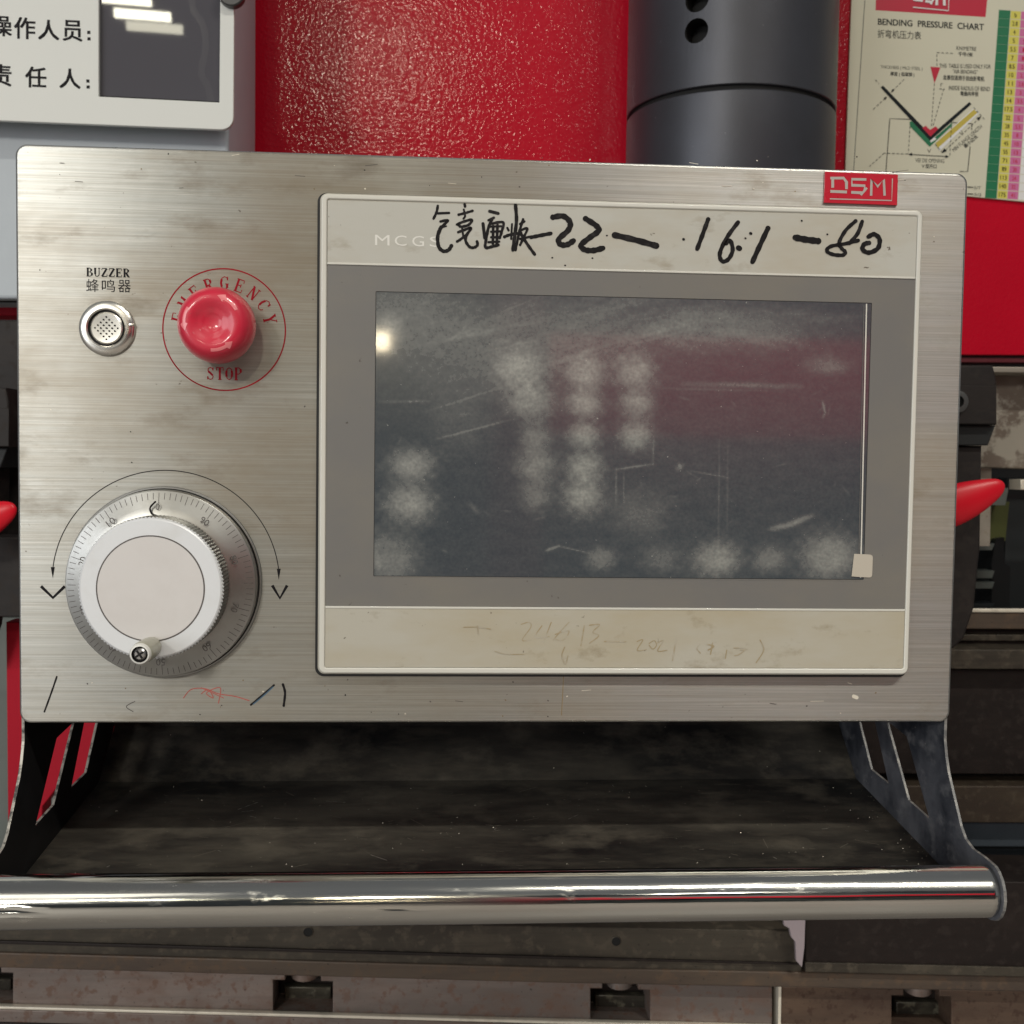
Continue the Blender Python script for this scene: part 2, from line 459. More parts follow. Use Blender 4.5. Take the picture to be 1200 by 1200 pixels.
M_RED_FLAT = mat('red_frame_paint', (.44, .003, .020), .6, spec=.25)
M_GREYGREEN = mat('grey_green_paint', (.16, .18, .165), .6)
M_CYL = mat('black_oxide_steel', (.064, .067, .080), .42, .5, [((9, 9, 9), 5, .45, .75, (.045, .045, .05), .6), ((380, 380, 380), 2, .76, .79, (.3, .3, .3), .8)], bump=((500, 500, 500), 3, .00006))
M_HOLE = mat('dark_hole', (.004, .004, .004), .8)
M_WHITE = mat('white_sign_board', (.74, .755, .72), .6, 0, [((5, 5, 5), 3, .4, .75, (.68, .70, .67), .5)])
M_CAB = mat('pale_grey_cabinet', (.47, .52, .56), .5, 0, [((30, 30, 30), 4, .4, .75, (.43, .47, .51), .5)], bump=((500, 500, 500), 2, .00005))
M_GLASS = mat('smoked_window', (.095, .092, .105), .018, 0, [((22, 9, 9), 5, .62, .80, (.22, .22, .22), .4, .08)], spec=.5)
M_SIGNBOLT = mat('dark_round_cap', (.06, .06, .06), .4)
M_POSTER = mat('poster_cream', (.62, .60, .47), .5, 0, [((7, 7, 7), 3, .4, .7, (.56, .54, .42), .5)])
P_RED = mat('poster_red', (.48, .012, .04), .4)
P_GREEN = mat('poster_green', (.012, .16, .07), .4)
P_DGREEN = mat('poster_dark_green', (.01, .07, .035), .4)
P_YEL = mat('poster_yellow', (.62, .56, .10), .4)
P_OCH = mat('poster_ochre', (.50, .40, .07), .4)
P_PINK = mat('poster_pink', (.56, .15, .32), .4)
P_WHITE = mat('poster_white', (.72, .72, .70), .4)
P_BLK = mat('poster_black', (.012, .016, .018), .5, spec=.15)
P_GRY = mat('poster_grey', (.10, .10, .09), .4)
def oxide(name, base, c2, c3, rough=.55, metal=.3):
    return mat(name, base, rough, metal, [((5, 24, 24), 6, .42, .62, c2, .85), ((22, 44, 44), 6, .50, .64, c3, .40), ((110, 110, 110), 6, .53, .62, c3, .7, .75), ((12, 12, 300), 3, .5, .75, c2, .45), ((330, 330, 330), 2, .68, .74, (.02, .016, .014), .7)],
               bump=((160, 160, 160), 4, .00012))
M_BEAM = oxide('oiled_steel', (.062, .053, .040), (.034, .027, .021), (.10, .082, .06))
M_BEAM2 = oxide('shade_dark_brown_steel', (.016, .0105, .009), (.011, .007, .006), (.026, .018, .015))  # brown darkened further, putting the table's deep shade into the colour
M_CHAMF = oxide('rusty_chamfer', (.10, .075, .056), (.065, .048, .04), (.13, .085, .055))
M_DIE = oxide('rusty_die_steel', (.25, .205, .185), (.15, .128, .118), (.17, .098, .07), .5, .45)
M_DIE2 = oxide('brown_die_steel', (.135, .09, .064), (.085, .058, .045), (.055, .028, .02), .5, .4)
M_BRIGHT = mat('bright_ground_steel', (.78, .73, .62), .40, .25, [((60, 60, 60), 5, .5, .7, (.4, .36, .3), .5)])
M_NUT = oxide('greasy_nut', (.060, .055, .045), (.03, .027, .022), (.16, .15, .11), .4, .5)
M_CLAMP = oxide('dark_clamp_iron', (.014, .010, .009), (.008, .006, .006), (.024, .018, .015), .6, .2)
M_WORN_STEEL = oxide('worn_tool_steel', (.36, .33, .28), (.28, .25, .21), (.30, .26, .2), .5, .4)
M_STAIN_STEEL = mat('stained_tool_steel', (.34, .315, .265), .5, .3, [((26, 26, 30), 6, .46, .52, (.12, .09, .07), .85), ((8, 8, 8), 4, .5, .7, (.42, .38, .32), .5)])
M_LEVER = mat('red_lever_plastic', (.66, .006, .020), .36, 0, spec=.4)
M_BLUEGREY = mat('blue_grey_steel', (.055, .068, .085), .5, .2, rvar=.1)
M_OLIVE = mat('olive_plate', (.075, .085, .02), .6)
M_OLIVEB = oxide('olive_brown_steel', (.060, .044, .030), (.045, .032, .024), (.08, .06, .04))
M_DARK = mat('machine_dark', (.008, .010, .011), .6)
M_TEAL = mat('dark_teal_paint', (.022, .028, .030), .5)
M_FLOOR = mat('workshop_floor_concrete', (.22, .20, .185), .5, 0, [((1, 1, 1), 5, .4, .7, (.24, .22, .21), .6)])
M_WALL = mat('workshop_wall_paint', (.10, .12, .145), .7, 0, [((.5, .5, .5), 4, .4, .7, (.07, .085, .10), .6)])

# screen glass: fingerprints, dust and one painted lamp glint come from an attribute
def screen_mat():
    m = bpy.data.materials.new('dusty_touchscreen'); m.use_nodes = True
    nt = m.node_tree; N = nt.nodes; Lk = nt.links; b = N['Principled BSDF']
    a = N.new('ShaderNodeAttribute'); a.attribute_name = 'dust_and_glint'
    tc = N.new('ShaderNodeTexCoord')
    def noise(sc, det):
        mp = N.new('ShaderNodeMapping'); mp.inputs['Scale'].default_value = sc; Lk.new(tc.outputs['Object'], mp.inputs[0])
        n = N.new('ShaderNodeTexNoise'); n.inputs['Scale'].default_value = 1; n.inputs['Detail'].default_value = det
        Lk.new(mp.outputs[0], n.inputs[0]); return n
    n = noise((700, 700, 700), 5)
    mr = N.new('ShaderNodeMapRange'); mr.inputs[1].default_value = .3; mr.inputs[2].default_value = .7; mr.inputs[3].default_value = .78; mr.inputs[4].default_value = 1.2
    Lk.new(n.outputs[0], mr.inputs[0])
    mu = N.new('ShaderNodeMath'); mu.operation = 'MULTIPLY'; mu.use_clamp = True
    Lk.new(a.outputs['Fac'], mu.inputs[0]); Lk.new(mr.outputs[0], mu.inputs[1])
    n3 = noise((95, 240, 240), 4)
    mr3 = N.new('ShaderNodeMapRange'); mr3.inputs[1].default_value = .32; mr3.inputs[2].default_value = .68; mr3.inputs[3].default_value = .84; mr3.inputs[4].default_value = 1.14
    Lk.new(n3.outputs[0], mr3.inputs[0])
    mu3 = N.new('ShaderNodeMath'); mu3.operation = 'MULTIPLY'; mu3.use_clamp = True
    Lk.new(mu.outputs[0], mu3.inputs[0]); Lk.new(mr3.outputs[0], mu3.inputs[1]); mu = mu3
    sp = noise((640, 640, 640), 2)
    mr2 = N.new('ShaderNodeMapRange'); mr2.inputs[1].default_value = .72; mr2.inputs[2].default_value = .79; mr2.inputs[4].default_value = .6
    Lk.new(sp.outputs[0], mr2.inputs[0])
    ad = N.new('ShaderNodeMath'); ad.operation = 'ADD'; ad.use_clamp = True
    Lk.new(mu.outputs[0], ad.inputs[0]); Lk.new(mr2.outputs[0], ad.inputs[1])
    mx = N.new('ShaderNodeMix'); mx.data_type = 'RGBA'
    mx.inputs[6].default_value = (.026, .038, .053, 1); mx.inputs[7].default_value = (.42, .42, .375, 1)
    Lk.new(ad.outputs[0], mx.inputs[0]); Lk.new(mx.outputs[2], b.inputs['Base Color'])
    m2 = N.new('ShaderNodeMix'); m2.inputs[2].default_value = .13; m2.inputs[3].default_value = .75
    Lk.new(ad.outputs[0], m2.inputs[0]); Lk.new(m2.outputs[0], b.inputs['Roughness'])
    b.inputs['Specular IOR Level'].default_value = 1.0
    b.inputs['Coat Weight'].default_value = 1.0; b.inputs['Coat Roughness'].default_value = .05
    return m
M_SCREEN = screen_mat()
def film_mat():
    m = bpy.data.materials.new('clear_film'); m.use_nodes = True
    b = m.node_tree.nodes['Principled BSDF']
    b.inputs['Base Color'].default_value = (.52, .475, .40, 1); b.inputs['Roughness'].default_value = .3
    b.inputs['Coat Weight'].default_value = .5
    return m
M_FILM = film_mat()
M_FILM_EDGE = mat('film_edge', (.66, .64, .58), .35, 0, coat=.4)

# ================================================================== THE SETTING
def structure(o): o['kind'] = 'structure'; return o
fl = structure(put('workshop_floor', [(-12, -14, -1.15), (12, -14, -1.15), (12, 8, -1.15), (-12, 8, -1.15)], [(0, 1, 2, 3)], M_FLOOR))
wl = structure(box('workshop_wall', -12, 12, -14.2, -14.0, -1.15, 6.5, M_WALL))

# unseen red press, added for the red it mirrors in screen and tube
op = tag(empty('added_reflection_press', (1.2, -4.2, -1.15)), 'unseen red press brake, added for its red reflection in the screen', 'machine')
box('ram', .42, 3.0, -4.35, -4.2, .09, .52, M_RED_FLAT, op, .01)
box('upright', .20, .40, -4.9, -4.15, -1.15, 1.1, M_RED_DARK, op, .01)
box('upright', 3.0, 3.2, -4.9, -4.15, -1.15, 1.1, M_RED_DARK, op, .01)
box('table', .42, 3.0, -4.5, -4.2, -1.15, -.35, M_TEAL, op, .01)
box('backplate', .42, 3.0, -4.9, -4.85, -.35, 1.1, M_TEAL, op, .005)

# ================================================================== THE PRESS BEHIND THE CONSOLE
press = tag(empty('bending_press', (0, .5, -1.15)), 'red press brake behind the console with oiled steel table beams', 'machine')
YR = .50
pslab('ram_cover', [(291, -260), (1500, -260), (1500, 418), (291, 412)], YR, .02, M_RED, press, bevel=.0015)
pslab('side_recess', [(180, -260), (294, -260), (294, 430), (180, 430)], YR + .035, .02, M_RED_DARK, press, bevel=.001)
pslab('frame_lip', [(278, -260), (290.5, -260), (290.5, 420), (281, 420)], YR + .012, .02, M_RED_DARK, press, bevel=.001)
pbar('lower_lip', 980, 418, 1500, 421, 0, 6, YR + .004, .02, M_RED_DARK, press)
# left side: red apron edge under the cabinet and the red frame lower down
pslab('apron_edge', [(-260, 352), (160, 355), (160, 371), (-260, 368)], .40, .03, M_RED_FLAT, press, bevel=.001)
pslab('side_frame', [(7, 729), (240, 729), (240, 924), (66, 924), (50, 945), (46, 1040), (10, 1040)], .34, .02, M_RED_FLAT, press, bevel=.0008)
pslab('rear_frame', [(-260, 724), (300, 724), (300, 1090), (-260, 1090)], .42, .02, M_GREYGREEN, press)
# the dark opening with rails of the back gauge
pslab('throat_back', [(-400, 340), (1600, 340), (1600, 1150), (-400, 1150)], .80, .02, M_DARK, press)
pslab('upper_tool_bar', [(1000, 428), (1500, 433), (1500, 441), (1000, 434)], .40, .05, M_WORN_STEEL, press, bevel=.001)
pslab('upper_tool', [(1120, 434), (1500, 440), (1500, 560), (1120, 547)], .43, .03, M_STAIN_STEEL, press, bevel=.002)
pslab('tool_tail', [(1148, 547), (1162, 548), (1160, 640), (1146, 640)], .44, .02, M_WORN_STEEL, press)
pslab('gauge_arm', [(1150, 572), (1182, 572), (1178, 592), (1148, 592)], .60, .02, M_GREYGREEN, press)
pslab('gauge_cover', [(1138, 588), (1183, 588), (1178, 634), (1138, 634)], .62, .02, M_OLIVE, press)
for (y0, y1) in ((637, 645), (669, 678), (682, 690), (707, 712)):
    pslab('gauge_rail', [(1135, y0), (1166, y0), (1163, y1), (1135, y1)], .58, .02, M_TEAL if y0 > 700 else M_GREYGREEN, press, bevel=.001)
pslab('gauge_post', [(1180, 560), (1210, 560), (1206, 716), (1176, 716)], .64, .02, M_TEAL, press)
pslab('gauge_motor', [(1167, 632), (1177, 630), (1177, 660), (1184, 664), (1183, 714), (1162, 714), (1162, 660)], .61, .04, M_DARK, press)
pslab('bright_stud', [(1196, 562), (1240, 562), (1240, 576), (1196, 574)], .41, .02, M_BRIGHT, press, bevel=.001)
# table: stacked ledges right of the console
def ledge(name, y0l, y1l, Y, depth, m, x0=700, x1=1560, sl=.004):
    return pslab(name, [(x0, y0l - sl * 600), (x1, y0l + sl * 200), (x1, y1l + sl * 200), (x0, y1l - sl * 600)], Y, depth, m, press, bevel=.0012)
ledge('die_top', 714, 718.6, .46, .004, M_BRIGHT)
ledge('die_face', 719, 738, .462, .02, M_CHAMF)
ledge('die_shelf', 738, 763, .475, .08, M_BEAM2)
ledge('die_shelf', 744, 752, .468, .08, M_BEAM)
ledge('holder_face', 762, 785, .44, .10, M_BEAM)
ledge('table_face', 785, 908, .46, .05, M_BEAM2)
ledge('shadow_gap', 908, 923, .50, .02, M_DARK)
ledge('cross_rail', 922, 965, .45, .05, M_OLIVEB)
ledge('blue_rail', 965, 993, .47, .03, M_BLUEGREY)
ledge('shadow_gap', 993, 1008, .52, .02, M_DARK)
ledge('blue_rail', 1008, 1034, .47, .03, M_BLUEGREY)
# hydraulic cylinder
cy = tag(empty('hydraulic_cylinder', (.2145, .432, .10)), 'black steel hydraulic cylinder with a turned groove standing before the red cover', 'cylinder')
def cyl_part(name, prof, m, parent):
    bm = bmesh.new(); n = 128; rings = []
    for r, z in prof:
        rings.append([bm.verts.new((.2145 + r * math.cos(2 * PI * i / n), .432 + r * math.sin(2 * PI * i / n), z)) for i in range(n)])
    for a, b in zip(rings, rings[1:]):
        for i in range(n):
            j = (i + 1) % n
            bm.faces.new((a[i], a[j], b[j], b[i]))
    bm.faces.new(list(reversed(rings[0]))); bm.faces.new(rings[-1])
    bmesh.ops.recalc_face_normals(bm, faces=bm.faces)
    return put_bm(name, bm, m, parent, True)
low = cyl_part('rod_collar', [(.0865, .10), (.0875, .102), (.0875, .2808), (.0865, .2818), (.084, .2818)], M_CYL, cy)
cyl_part('groove', [(.0845, .278), (.0845, .2895)], M_HOLE, cy)
up = cyl_part('barrel', [(.084, .2855), (.0868, .2855), (.0875, .2862), (.0875, .48)], M_CYL, cy)
# drilled holes in the barrel
ang = math.radians(-122.5)
cut = bpy.data.meshes.new('cut')
bmc = bmesh.new()
for zc in (.3290, .3528):
    mtx = Matrix.Translation(Vector((.2145 + .085 * math.cos(ang), .432 + .085 * math.sin(ang), zc))) @ Vector((math.cos(ang), math.sin(ang), 0)).to_track_quat('Z', 'Y').to_matrix().to_4x4()
    bmesh.ops.create_cone(bmc, cap_ends=True, segments=40, radius1=.0096, radius2=.0096, depth=.03, matrix=mtx)
bmc.to_mesh(cut); bmc.free(); cut.materials.append(M_HOLE)
co = bpy.data.objects.new('cutter', cut); S.collection.objects.link(co)
co.location = (0, 0, 0)
bo = up.modifiers.new('b', 'BOOLEAN'); bo.object = co; bo.operation = 'DIFFERENCE'; bo.solver = 'EXACT'; bo.material_mode = 'TRANSFER'
bpy.context.view_layer.update()
dg = bpy.context.evaluated_depsgraph_get()
nm = bpy.data.meshes.new_from_object(up.evaluated_get(dg))
up.modifiers.clear(); up.data = nm
nm.set_sharp_from_angle(angle=R(30))
bpy.data.objects.remove(co)

# lower front of the table, along the bottom of the picture
beam = tag(empty('table_beam', (0, .30, -.40)), 'long oiled steel beam running under the chrome rail', 'beam')
pslab('beam_face', [(-300, 1070), (940, 1091), (940, 1141), (640, 1134), (-300, 1108)], .30, .06, M_BEAM, beam, bevel=.001)
pslab('beam_chamfer', [(-300, 1108), (640, 1134), (1500, 1150), (1500, 1168), (640, 1152), (-300, 1126)], .298, .05, M_CHAMF, beam, bevel=.0012)
pslab('beam_step', [(-300, 1094), (640, 1121), (938, 1129), (938, 1131), (640, 1124), (-300, 1098)], .2975, .002, M_BEAM2, beam, bevel=.0004)
pslab('end_plate', [(944, 1030), (1500, 1038), (1500, 1151), (944, 1139)], .294, .06, M_BEAM2, beam, bevel=.001)
pslab('end_rib', [(944, 1128), (1500, 1141), (1500, 1151), (944, 1139)], .292, .002, M_BEAM, beam, bevel=.0004)
pslab('chipped_bracket', [(918, 1076), (944, 1078), (943, 1110), (940, 1134), (933, 1126), (932, 1104), (927, 1098), (925, 1088), (919, 1085)], .288, .004, mat('lilac_primer', (.32, .27, .29), .5), beam, bevel=.0006)
for (x, y) in ((361, 1092), (722, 1103)):
    p = at(x, y, .2995)
    lathe('bolt_hole', p.x, p.z, [(.0040, .2999), (.0038, .2994), (.0034, .2992), (.0033, .2996), (0, .2996)], [M_BEAM, M_HOLE], beam, 24, midx=[0, 0, 1, 1])

def die_rail(x0, x1, y0, y1, notches, m, label):
    """x in pixels; top edge y0..y1 left to right; a slot for every clamping nut"""
    t = tag(empty('die_rail', tuple(at((x0 + x1) / 2, (y0 + y1) / 2 + 60, .31))), label, 'die rail')
    k = (y1 - y0) / (x1 - x0)
    f = lambda x, d: (x, y0 + k * (x - x0) + d)
    base = [f(x0, 0)]
    for nx in notches:
        base += [f(nx - 21, 0), f(nx - 21, 8), f(nx - 35, 8), f(nx - 35, 46), f(nx + 35, 46), f(nx + 35, 8), f(nx + 21, 8), f(nx + 21, 0)]
    base += [f(x1, 0), f(x1, 47), f(x0, 47)]
    pslab('rail_body', base, .31, .03, m, t, bevel=.0008)
    pslab('rail_back', [f(x0, 0), f(x1, 0), f(x1, 60), f(x0, 60)], .342, .01, M_BEAM2, t)
    pslab('rail_lip', [f(x0, 47.5), f(x1, 47.5), f(x1, 51), f(x0, 51)], .3045, .0053, M_BRIGHT, t, bevel=.0008)
    pslab('rail_base', [f(x0, 51.3), f(x1, 51.3), f(x1, 66), f(x0, 66)], .306, .036, m, t, bevel=.0008)
    pslab('rail_foot', [f(x0, 66.5), f(x1, 66.5), f(x1, 150), f(x0, 150)], .320, .05, M_BEAM2, t, bevel=.0008)
    for q, nx in enumerate(notches):
        nn = pslab('clamp_nut', [f(nx - 30 + 8 * (q % 2), 15), f(nx + 33, 15), f(nx + 33, 45), f(nx - 30 + 8 * (q % 2), 45)], .333, .008, M_NUT, t, bevel=.0015)
        c = at(*f(nx + 1, 3), .318)
        bm = bmesh.new()
        bmesh.ops.create_cone(bm, cap_ends=True, segments=24, radius1=.0105, radius2=.0105, depth=.008, matrix=Matrix.Translation((c.x, .327, c.z)))
        bmesh.ops.bevel(bm, geom=[e for e in bm.edges if len(e.link_faces) == 2 and e.calc_face_angle() > 1], offset=.001, segments=2, affect='EDGES')
        put_bm('bolt_head', bm, M_DIE, t, True)
    return t
die_rail(-300, 905, 1124, 1156, (-20, 355, 727), M_DIE, 'long rusty die rail with square slots at the lower left under the beam')
die_rail(914, 1500, 1156, 1168, (1080,), M_DIE2, 'browner die rail at the lower right, past the bright gap')
pslab('rail_end_face', [(912.3, 1155), (915.6, 1155), (914.6, 1230), (911.3, 1230)], .3085, .02, M_BRIGHT, beam)

# tool clamps with red levers
def clamp(label, dx, flip):
    t = tag(empty('tool_clamp', tuple(at(1130 + dx, 700, .26))), label, 'tool clamp', 'tool clamps with red levers')
    P = lambda pts: [(x + dx, y) for x, y in pts]
    pslab('clamp_block', P([(1040, 428), (1164, 428), (1168, 445), (1168, 498), (1040, 497)]), .30, .05, M_CLAMP, t, bevel=.0015)
    pslab('clamp_jaw', P([(1040, 497.5), (1167, 498.5), (1158, 522), (1040, 522)]), .305, .045, M_DARK, t, bevel=.001)
    pslab('clamp_step', P([(1040, 450), (1168, 452), (1168, 497), (1040, 496)]), .2975, .0022, M_CLAMP, t, bevel=.0006)
    c = at(1119 + dx, 471, .297)
    lathe('clamp_bolt', c.x, c.z, [(.0082, .2972), (.0082, .292), (.007, .2915), (.0045, .2915), (.004, .2950), (0, .2955)], [M_SIGNBOLT, M_HOLE], t, 24, midx=[0, 0, 0, 1, 1])
    pslab('clamp_bar', P([(1060, 522.5), (1151, 522.5), (1149, 640), (1142, 712), (1130, 748), (1118, 760), (1060, 760)]), .31, .03, M_CLAMP, t, bevel=.002)
    # lever: tapered rounded paddle
    bm = bmesh.new()
    a = at(1100 + dx, 598, .27); b = at(1177 + dx, 574, .262)
    n = 16; rings = []
    prof = [(0, 33), (.25, 32), (.5, 28), (.7, 22), (.85, 16.5), (.94, 11.5), (.985, 6), (1.0, .8)]
    for s_, w_ in prof:
        c = a.lerp(b, s_)
        hw = w_ / 1300 * .78 * .82
        ax = (b - a).normalized(); up_ = ax.cross(Vector((0, 1, 0))).normalized()
        rings.append([bm.verts.new(c + up_ * hw * math.cos(2 * PI * i / n) + Vector((0, 1, 0)) * hw * .55 * math.sin(2 * PI * i / n) + Vector((0, 0, 1)) * (.004 * s_ * s_)) for i in range(n)])
    for p, q in zip(rings, rings[1:]):
        for i in range(n): bm.faces.new((p[i], p[(i + 1) % n], q[(i + 1) % n], q[i]))
    bm.faces.new(rings[0]); bm.faces.new(rings[-1])
    bmesh.ops.recalc_face_normals(bm, faces=bm.faces)
    lv = put_bm('lever', bm, M_LEVER, t, True)
    md = lv.modifiers.new('s', 'SUBSURF'); md.levels = md.render_levels = 2
    return t
clamp('dark iron tool clamp with a red lever, right of the console', 0, False)
lc = clamp('dark iron tool clamp with a red lever, left edge behind the console', -1156, False)
lc.location += Vector((-.001, 0, -.016))
# extra dark ironwork seen left of the console
pslab('clamp_plate', [(-60, 374), (30, 376), (30, 680), (-60, 680)], .36, .02, M_CLAMP, lc, bevel=.001)
pslab('clamp_foot', [(-60, 628), (30, 630), (30, 723), (-60, 723)], .30, .03, M_CLAMP, lc, bevel=.001)

# ================================================================== CABINET AND ITS SIGN
cab = tag(empty('electrical_cabinet', tuple(at(100, 345, .26))), 'pale grey steel cabinet partly hidden behind the console at the upper left', 'cabinet')
pslab('door', rquad([(-300, -260), (269, -260), (268, 352), (-300, 349)], [0, 0, 6, 0]), .352, .12, M_CAB, cab, bevel=.003)
pslab('bottom_trim', [(-300, 347), (262, 350), (262, 353.5), (-300, 351)], .354, .01, M_BLACK_GAP, cab)
sg = tag(empty('name_board', tuple(at(100, 140, .215))), 'white name board with black Chinese words and a dark window, on the grey cabinet', 'sign')
YS = .330
winh = [(115.5, -120), (259, -120), (257, 120), (115.5, 113)]
notch = [(253, -260), (253, -8)] + [(262 + 9.5 * math.cos(R(a)) * 1.3 - 1, -2 + 13 * math.sin(R(a))) for a in range(170, 40, -13)] + [(274, 13)]
outl = [(-300, -260)] + notch + rquad([(275.5, 20), (273.5, 152.5), (-300, 129)], [0, 17, 0])
# holes must lie inside, so the window stays under the notch
pslab('board', rquad([(-300, -260), (276, -260), (273.5, 152.5), (-300, 129)], [0, 0, 17, 0], 8), YS, .004, M_WHITE, sg,
      holes=[winh[::-1]], bevel=.0005)
pslab('window', [(100, -130), (262, -130), (262, 126), (100, 120)], YS + .0042, .002, M_GLASS, sg)
pslab('frame_shadow_gap', [(116, 112.0), (257, 119.0), (257, 119.9), (116, 112.9)], YS + .0035, .0005, M_HOLE, sg)
p = at(272, -6, YS - .001)
lathe('round_cap', p.x, p.z, [(0, YS - .006), (.0088, YS - .006), (.0098, YS - .005), (.0098, YS + .001)], M_SIGNBOLT, sg, 32)
pr = Print(YS - .00006)
K = dict(slope=.05, bold=.022)
pr.text('操', 0.5, 30, 26, 24, **K); pr.text('作', 29, 33, 24, 25, **K); pr.text('人', 57, 35, 24, 23, **K); pr.text('员', 85, 36, 22, 24, **K)
pr.text('责', 1, 88, 24, 25, **K); pr.text('任', 42, 90.5, 24, 24, **K); pr.text('人', 82, 92, 24, 23, **K)
for (x, y) in ((104, 38), (104.3, 45.5), (103, 95), (103.3, 102)):
    pr.poly([(x - 1.9, y - 1.9), (x + 1.9, y - 1.8), (x + 1.9, y + 1.9), (x - 1.9, y + 1.8)])
pr.build('lettering', M_PRINT, sg)

sm = Print(YS + .00415)
sm.stroke([(224, -10), (227, 12), (238, 30), (241, 55), (236, 85), (243, 100), (247, 116)], 8, 0)
sm.build('glass_smear', mat('dried_smear', (.104, .101, .113), .06), sg)

# ================================================================== BENDING PRESSURE CHART
YC = YR - .003
ch = tag(empty('pressure_chart', tuple(at(1100, 235, YC))), 'cream bending pressure chart with a coloured number table on the red cover', 'sign')
pslab('chart_board', [(1005, -200), (1500, -176), (1475, 263), (990, 216)], YC, .0025, M_POSTER, ch, bevel=.0004)
pr = Print(YC - .00006, .000004)
mats = [P_RED, P_GREEN, P_DGREEN, P_YEL, P_OCH, P_PINK, P_WHITE, P_BLK, P_GRY]
RD, GR, DG, YE, OC, PK, WH, BK, GY = range(9)
pr.stroke([(1013.5, 0), (1000, 205)], .9, GY, smooth=False)
pr.poly([(1027, -30), (1159, -22), (1155, 20), (1026, 12)], RD)
# table: columns lean with the board
nrow = 22
def tp(c, r):   # c = px offset at the top, r = row
    y = 11.5 + r * (232 - 11.5) / nrow
    return (c - (y - 11.5) * .0745 - .3, y + (c - 1171) * .06)
pr.lo, pr.hi = 8, 12
cols = [(1171, 1184.6, GR), (1185.2, 1196.6, YE), (1197.2, 1209.5, PK), (1210, 1222, WH), (1222.6, 1235, PK), (1235.6, 1248, WH), (1248.5, 1262, PK)]
for a, b, m in cols:
    if m == GR:
        for r in range(0, nrow): pr.poly([tp(a, r), tp(b, r), tp(b, r + .98), tp(a, r + .98)], m)
    else:
        for r in range(nrow): pr.poly([tp(a, r + .04), tp(b, r + .04), tp(b, r + .95), tp(a, r + .95)], m)
pr.lo, pr.hi = 13, 60
ye = ['b', '2.8', '4', '5', '5.5', '7', '8.5', '10', '11', '13', '14', '17.5', '22', '28', '35', '45', '55', '71', '89', '113', '140', '175']
pk = ['', '2', '', '5', '1', '1', '2', '2.', '2.8', '3', '3.5', '4', '5', '5.5', '8', '10', '13', '16', '20', '24', '32', '41']
for r, (a, b) in enumerate(zip(ye, pk)):
    x, y = tp(1190.9, r + .5); pr.text(a, x, y, 2.5 * len(a.replace('.', '')) + 1.2 * ('.' in a), 5.0, .06, m=BK, bold=.012)
    if b:
        x, y = tp(1203.3, r + .5); pr.text(b, x, y, 2.3 * len(b.replace('.', '')) + 1.2 * ('.' in b), 4.6, .06, m=RD, bold=.012)
pr.text('BENDING  PRESSURE  CHART', 1091, 28.5, 124, 7.2, .052, m=BK, bold=.018)
pr.text('折弯机压力表', 1054, 40.5, 51, 9.6, .05, m=BK)
pr.text('KN/METRE', 1132.5, 56.8, 23, 4.6, .05, m=BK); pr.text('千牛/米', 1131.5, 63.6, 17, 5.2, .05, m=BK, bold=.02)
pr.text('THIS  TABLE IS USED ONLY FOR', 1131, 77.5, 60, 4.8, .02, m=BK); pr.text('"AIR BENDING"', 1131, 84, 29, 4.6, .03, m=BK)
pr.text('此表仅适用于自由折弯机', 1129.5, 91.5, 48, 5.8, .04, m=BK, bold=.015)
pr.text('INSIDE RADIUS OF BEND', 1136, 103.6, 48, 5.0, .03, m=BK); pr.text('弯曲内半径', 1136, 109.8, 21, 5.4, .03, m=BK, bold=.02)
pr.text('THICKNESS ( MILD STEEL )', 1056.5, 80, 49, 4.8, .05, m=BK); pr.text('厚度 ( 低碳钢 )', 1057.5, 87.3, 28, 5.4, .04, m=BK, bold=.02)
pr.text('VEE DIE OPENING', 1089.5, 188.2, 34, 4.6, .03, m=BK); pr.text('V 型开口', 1089, 194.8, 17, 4.8, .03, m=BK, bold=.02)
pr.text('MIN FLANGE LENGTH', 1133.5, 162, 44, 4.4, 0, m=BK, rot=-41); pr.text('最小边长', 1137.5, 165.5, 20, 5.0, 0, m=BK, bold=.02, rot=-41)
pr.text('V', 1088.8, 177, 4.6, 4.6, 0, m=BK); pr.text('D', 1126, 154.5, 3.6, 4.6, 0, m=BK, rot=-41); pr.text('r', 1103.5, 99.5, 2.6, 4, m=BK)
# diagram
pr.lo, pr.hi = 61, 9999
pr.stroke([(1067, 139.8), (1042.8, 139), (1038.3, 200)], .9, BK, smooth=False); pr.stroke([(1115, 143.5), (1139.5, 145), (1138.5, 152)], .9, BK, smooth=False)
pr.stroke([(1137, 172), (1134, 201), (1125, 201)], .9, BK, smooth=False)
pr.poly([(1096, 167), (1141, 127), (1148, 132), (1101, 177)], WH)
pr.poly([(1096.5, 167.5), (1141.5, 128), (1145.5, 132), (1099, 173.5)], OC)
pr.poly([(1066, 143), (1068.5, 142), (1091, 166), (1089.5, 172), (1066.5, 148)], GR)
pr.poly([(1089.5, 172), (1091, 165), (1116, 143.5), (1115.5, 147.5)], GR)
pr.poly([(1089, 163.5), (1094.5, 160), (1097.5, 163), (1091, 167)], WH)
pr.poly([(1032, 102.5), (1034.8, 100.2), (1091, 158.5), (1090, 165)], BK)
pr.poly([(1090, 165), (1089, 160), (1136, 119.5), (1138.5, 122)], BK)
pr.poly([(1081, 150), (1084.5, 147.2), (1090, 152), (1096.5, 148), (1099.5, 151), (1090.5, 160)], RD)
pr.poly([(1090.5, 78.2), (1102, 79), (1095.2, 97.5)], RD)
